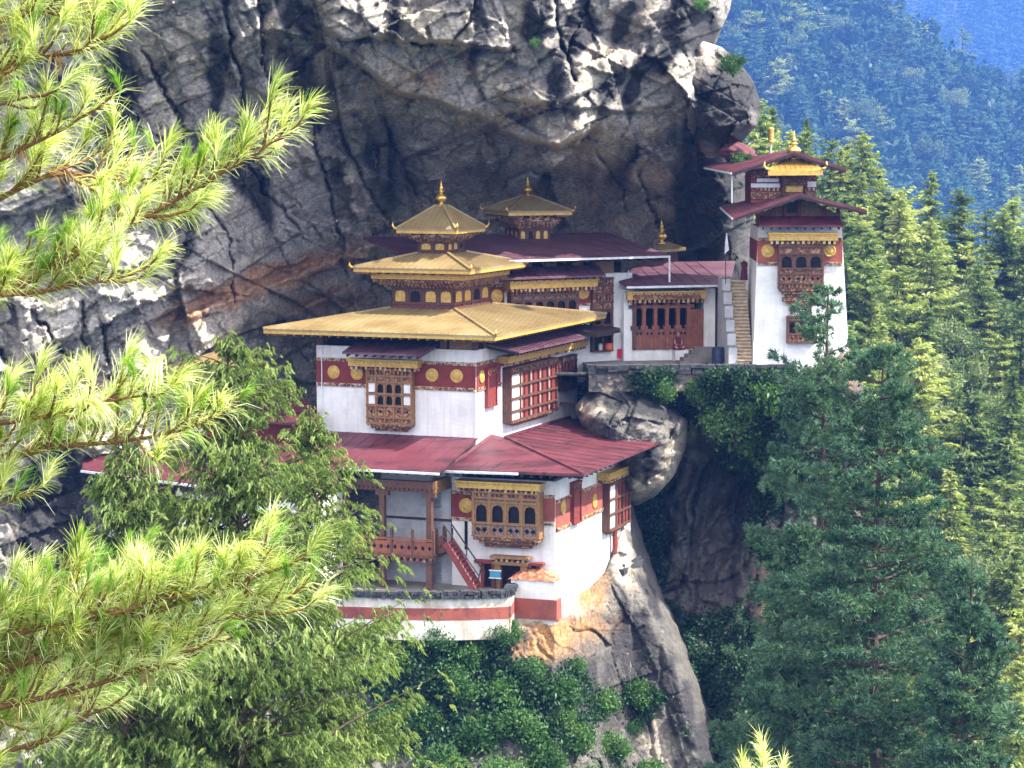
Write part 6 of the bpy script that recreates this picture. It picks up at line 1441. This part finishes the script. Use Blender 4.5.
# --- the foreground pine: branches reaching in from a trunk outside the frame
YP = 9.6
pine = thing('pine_tree', at(-190, 1300, YP), 'bright sunlit long needled pine whose near branches frame the view', 'tree')
PB = MB(); tk = [at(-190 + 10 * math.sin(i), 1300 - 190 * i, YP) for i in range(10)]; PB.tube(tk, [.17 - .012 * i for i in range(10)], 10); PB.build('trunk', M['bark'], pine)
def needle_tuft(rng, p, d, n, L, spread, back):
    """a brush of long needles round a shoot ending at p, heading along d"""
    d = unit(V(d)); s = rng.random(n) * back; a = unit(np.cross(d, rng.normal(0, 1, (n, 3)))); f = rng.uniform(.15, 1., n)[:, None] * spread * (.6 + .4 * (s / back))[:, None]
    dd = unit(d + a * f); st = V(p) - d * s[:, None]; ln = L * rng.uniform(.45, 1.15, n)[:, None]; mid = st + dd * ln * .5; sag = UPZ * (ln * rng.uniform(.04, .28, (n, 1))); end = st + unit(dd - UPZ * .22) * ln * .98 - sag * .5
    w = unit(np.cross(dd, rng.normal(0, 1, (n, 3)))) * .0012
    vs = np.stack([st - w, st + w, mid + w * 1.1, mid - w * 1.1, end + w * .35, end - w * .35], 1).reshape(-1, 3); b = np.arange(n)[:, None] * 6; fs = np.concatenate([b + V([[0, 1, 2, 3]]), b + V([[3, 2, 4, 5]])]).astype(int); return vs, fs
def pine_branch(pl, seed, twigs, tl, depth=.35, up=.6, n_need=112, L=.132, start=.14, parent=pine, label=None, cut=16.):
    rng = np.random.default_rng(seed); K = FPX / YP; p = np.array(pl, float); s = np.hypot(*(p[-1] - p[-2])); p[-1] = p[-2] + (p[-1] - p[-2]) * max(.1, 1 - cut / s); s = np.concatenate([[0], np.cumsum(np.hypot(*np.diff(p, axis=0).T))]); dep = rng.uniform(-depth, depth)
    def pos(t): q = t * s[-1]; return at(np.interp(q, s, p[:, 0]), np.interp(q, s, p[:, 1]), YP + dep * t)
    m = MB(); tt = np.linspace(0, 1, 14); m.tube([pos(t) for t in tt], [.020 * (1 - t) + .004 for t in tt], 6); vs = []; fs = []; vt = []; ft = []; vd = []; fd_ = []; ob = 0; ot = 0; od = 0
    for k in range(twigs):
        t = start + (1 - start) * (k + rng.random()) / twigs; o = pos(t); ax = unit(pos(min(1, t + .03)) - pos(max(0, t - .03))); last = k >= twigs - 1
        d = unit(ax * rng.uniform(.35, 1.) + V([0, rng.normal(0, .55), 0]) + UPZ * rng.normal(up, .55)) if not last else ax
        ln = rng.uniform(.25, 1.) * tl * .85 / K; e = o + d * ln; e2 = e + unit(d + UPZ * .7) * .05; m.tube([o, (o + e) / 2 - UPZ * .01, e, e2], [.007, .006, .005, .004], 5)
        hd = unit(d * .5 + UPZ * rng.uniform(.1, .9) + rng.normal(0, .25, 3)); young = rng.random() < .34
        a_, b_ = needle_tuft(rng, e2 + hd * .03, hd, int(n_need * (.6 if young else .95)), L * (.72 if young else 1.), .55 if young else .8, .07)
        if young: vt.append(a_); ft.append(b_ + ot); ot += len(a_)
        else: vs.append(a_); fs.append(b_ + ob); ob += len(a_)
        if rng.random() < .12:
            q_ = pos(t * rng.uniform(.3, 1.)); a_, b_ = needle_tuft(rng, q_, d - UPZ * 1.2, 26, L * .9, .9, .04); vd.append(a_); fd_.append(b_ + od); od += len(a_)
        a_, b_ = needle_tuft(rng, e, d, int(n_need * .30), L, 1.5, max(ln * .8, .08)); vs.append(a_); fs.append(b_ + ob); ob += len(a_)
    br = m.build('branch', M['twig'], parent, label); np_mesh('needles', np.concatenate(vs), np.concatenate(fs), M['needle'], br)
    if vd: np_mesh('dry_needles', np.concatenate(vd), np.concatenate(fd_), M['needle_dead'], br)
    if vt: np_mesh('young_needles', np.concatenate(vt), np.concatenate(ft), M['needle_tip'], br)
for i, (pl, tw, tl) in enumerate([
    ([(-190, 360), (-60, 325), (60, 262), (130, 226), (190, 192), (235, 166), (258, 152), (288, 132)], 40, 62),
    ([(-190, 300), (-60, 230), (20, 188), (60, 170), (110, 180), (180, 178)], 26, 60),
    ([(-190, 340), (-60, 300), (40, 292), (110, 280), (138, 268)], 20, 50),
    ([(-190, 260), (-60, 190), (20, 150), (66, 128), (98, 106)], 20, 52),
    ([(-190, 160), (-50, 90), (30, 60), (80, 50), (116, 30)], 26, 56),
    ([(-190, 90), (-50, 30), (30, 14), (80, 8), (120, -12)], 22, 56),
    ([(-190, 60), (-60, -10), (40, -30), (120, -40)], 14, 56),
    ([(-190, 200), (-60, 130), (0, 104), (48, 92)], 14, 50),
    ([(-190, 520), (-60, 470), (50, 447), (130, 441), (185, 430), (222, 412)], 32, 58),
    ([(-190, 480), (-60, 430), (40, 418), (110, 400), (170, 392)], 22, 52),
    ([(-190, 560), (-60, 520), (0, 506), (38, 488)], 10, 40),
    ([(-190, 760), (-60, 690), (60, 652), (150, 612), (230, 588), (284, 565)], 46, 58),
    ([(-190, 790), (-60, 720), (80, 690), (150, 668), (206, 642)], 34, 56),
    ([(-190, 700), (-60, 630), (20, 606), (80, 592), (140, 572)], 28, 54),
    ([(-190, 830), (-60, 770), (40, 742), (110, 704)], 20, 54),
    ([(-190, 740), (-60, 680), (80, 640), (180, 628), (268, 612), (288, 592)], 40, 56),
    ([(-190, 720), (-60, 655), (40, 628), (120, 612), (190, 592)], 32, 54),
    ([(-190, 800), (-60, 740), (30, 710), (100, 690)], 22, 54)]):
    pine_branch(pl, 1000 + i, int(tw * 1.35), tl)
sap = thing('pine_sapling', at(760, 1000, YP), 'bright yellow green pine shoot tip rising at the bottom edge', 'tree')
m = MB(); m.tube([at(760, 1000, YP), at(762, 860, YP), at(760, 770, YP)], [.03, .018, .006], 7); m.build('trunk', M['twig'], sap)
for i, pl in enumerate([[(760, 830), (761, 795), (762, 764)], [(760, 840), (750, 800), (744, 780)], [(761, 840), (772, 805), (778, 788)], [(760, 850), (745, 815), (738, 800)]]):
    pine_branch(pl, 1100 + i, 6, 10, .05, .8, 70, .085, .2, sap, None, 0.)
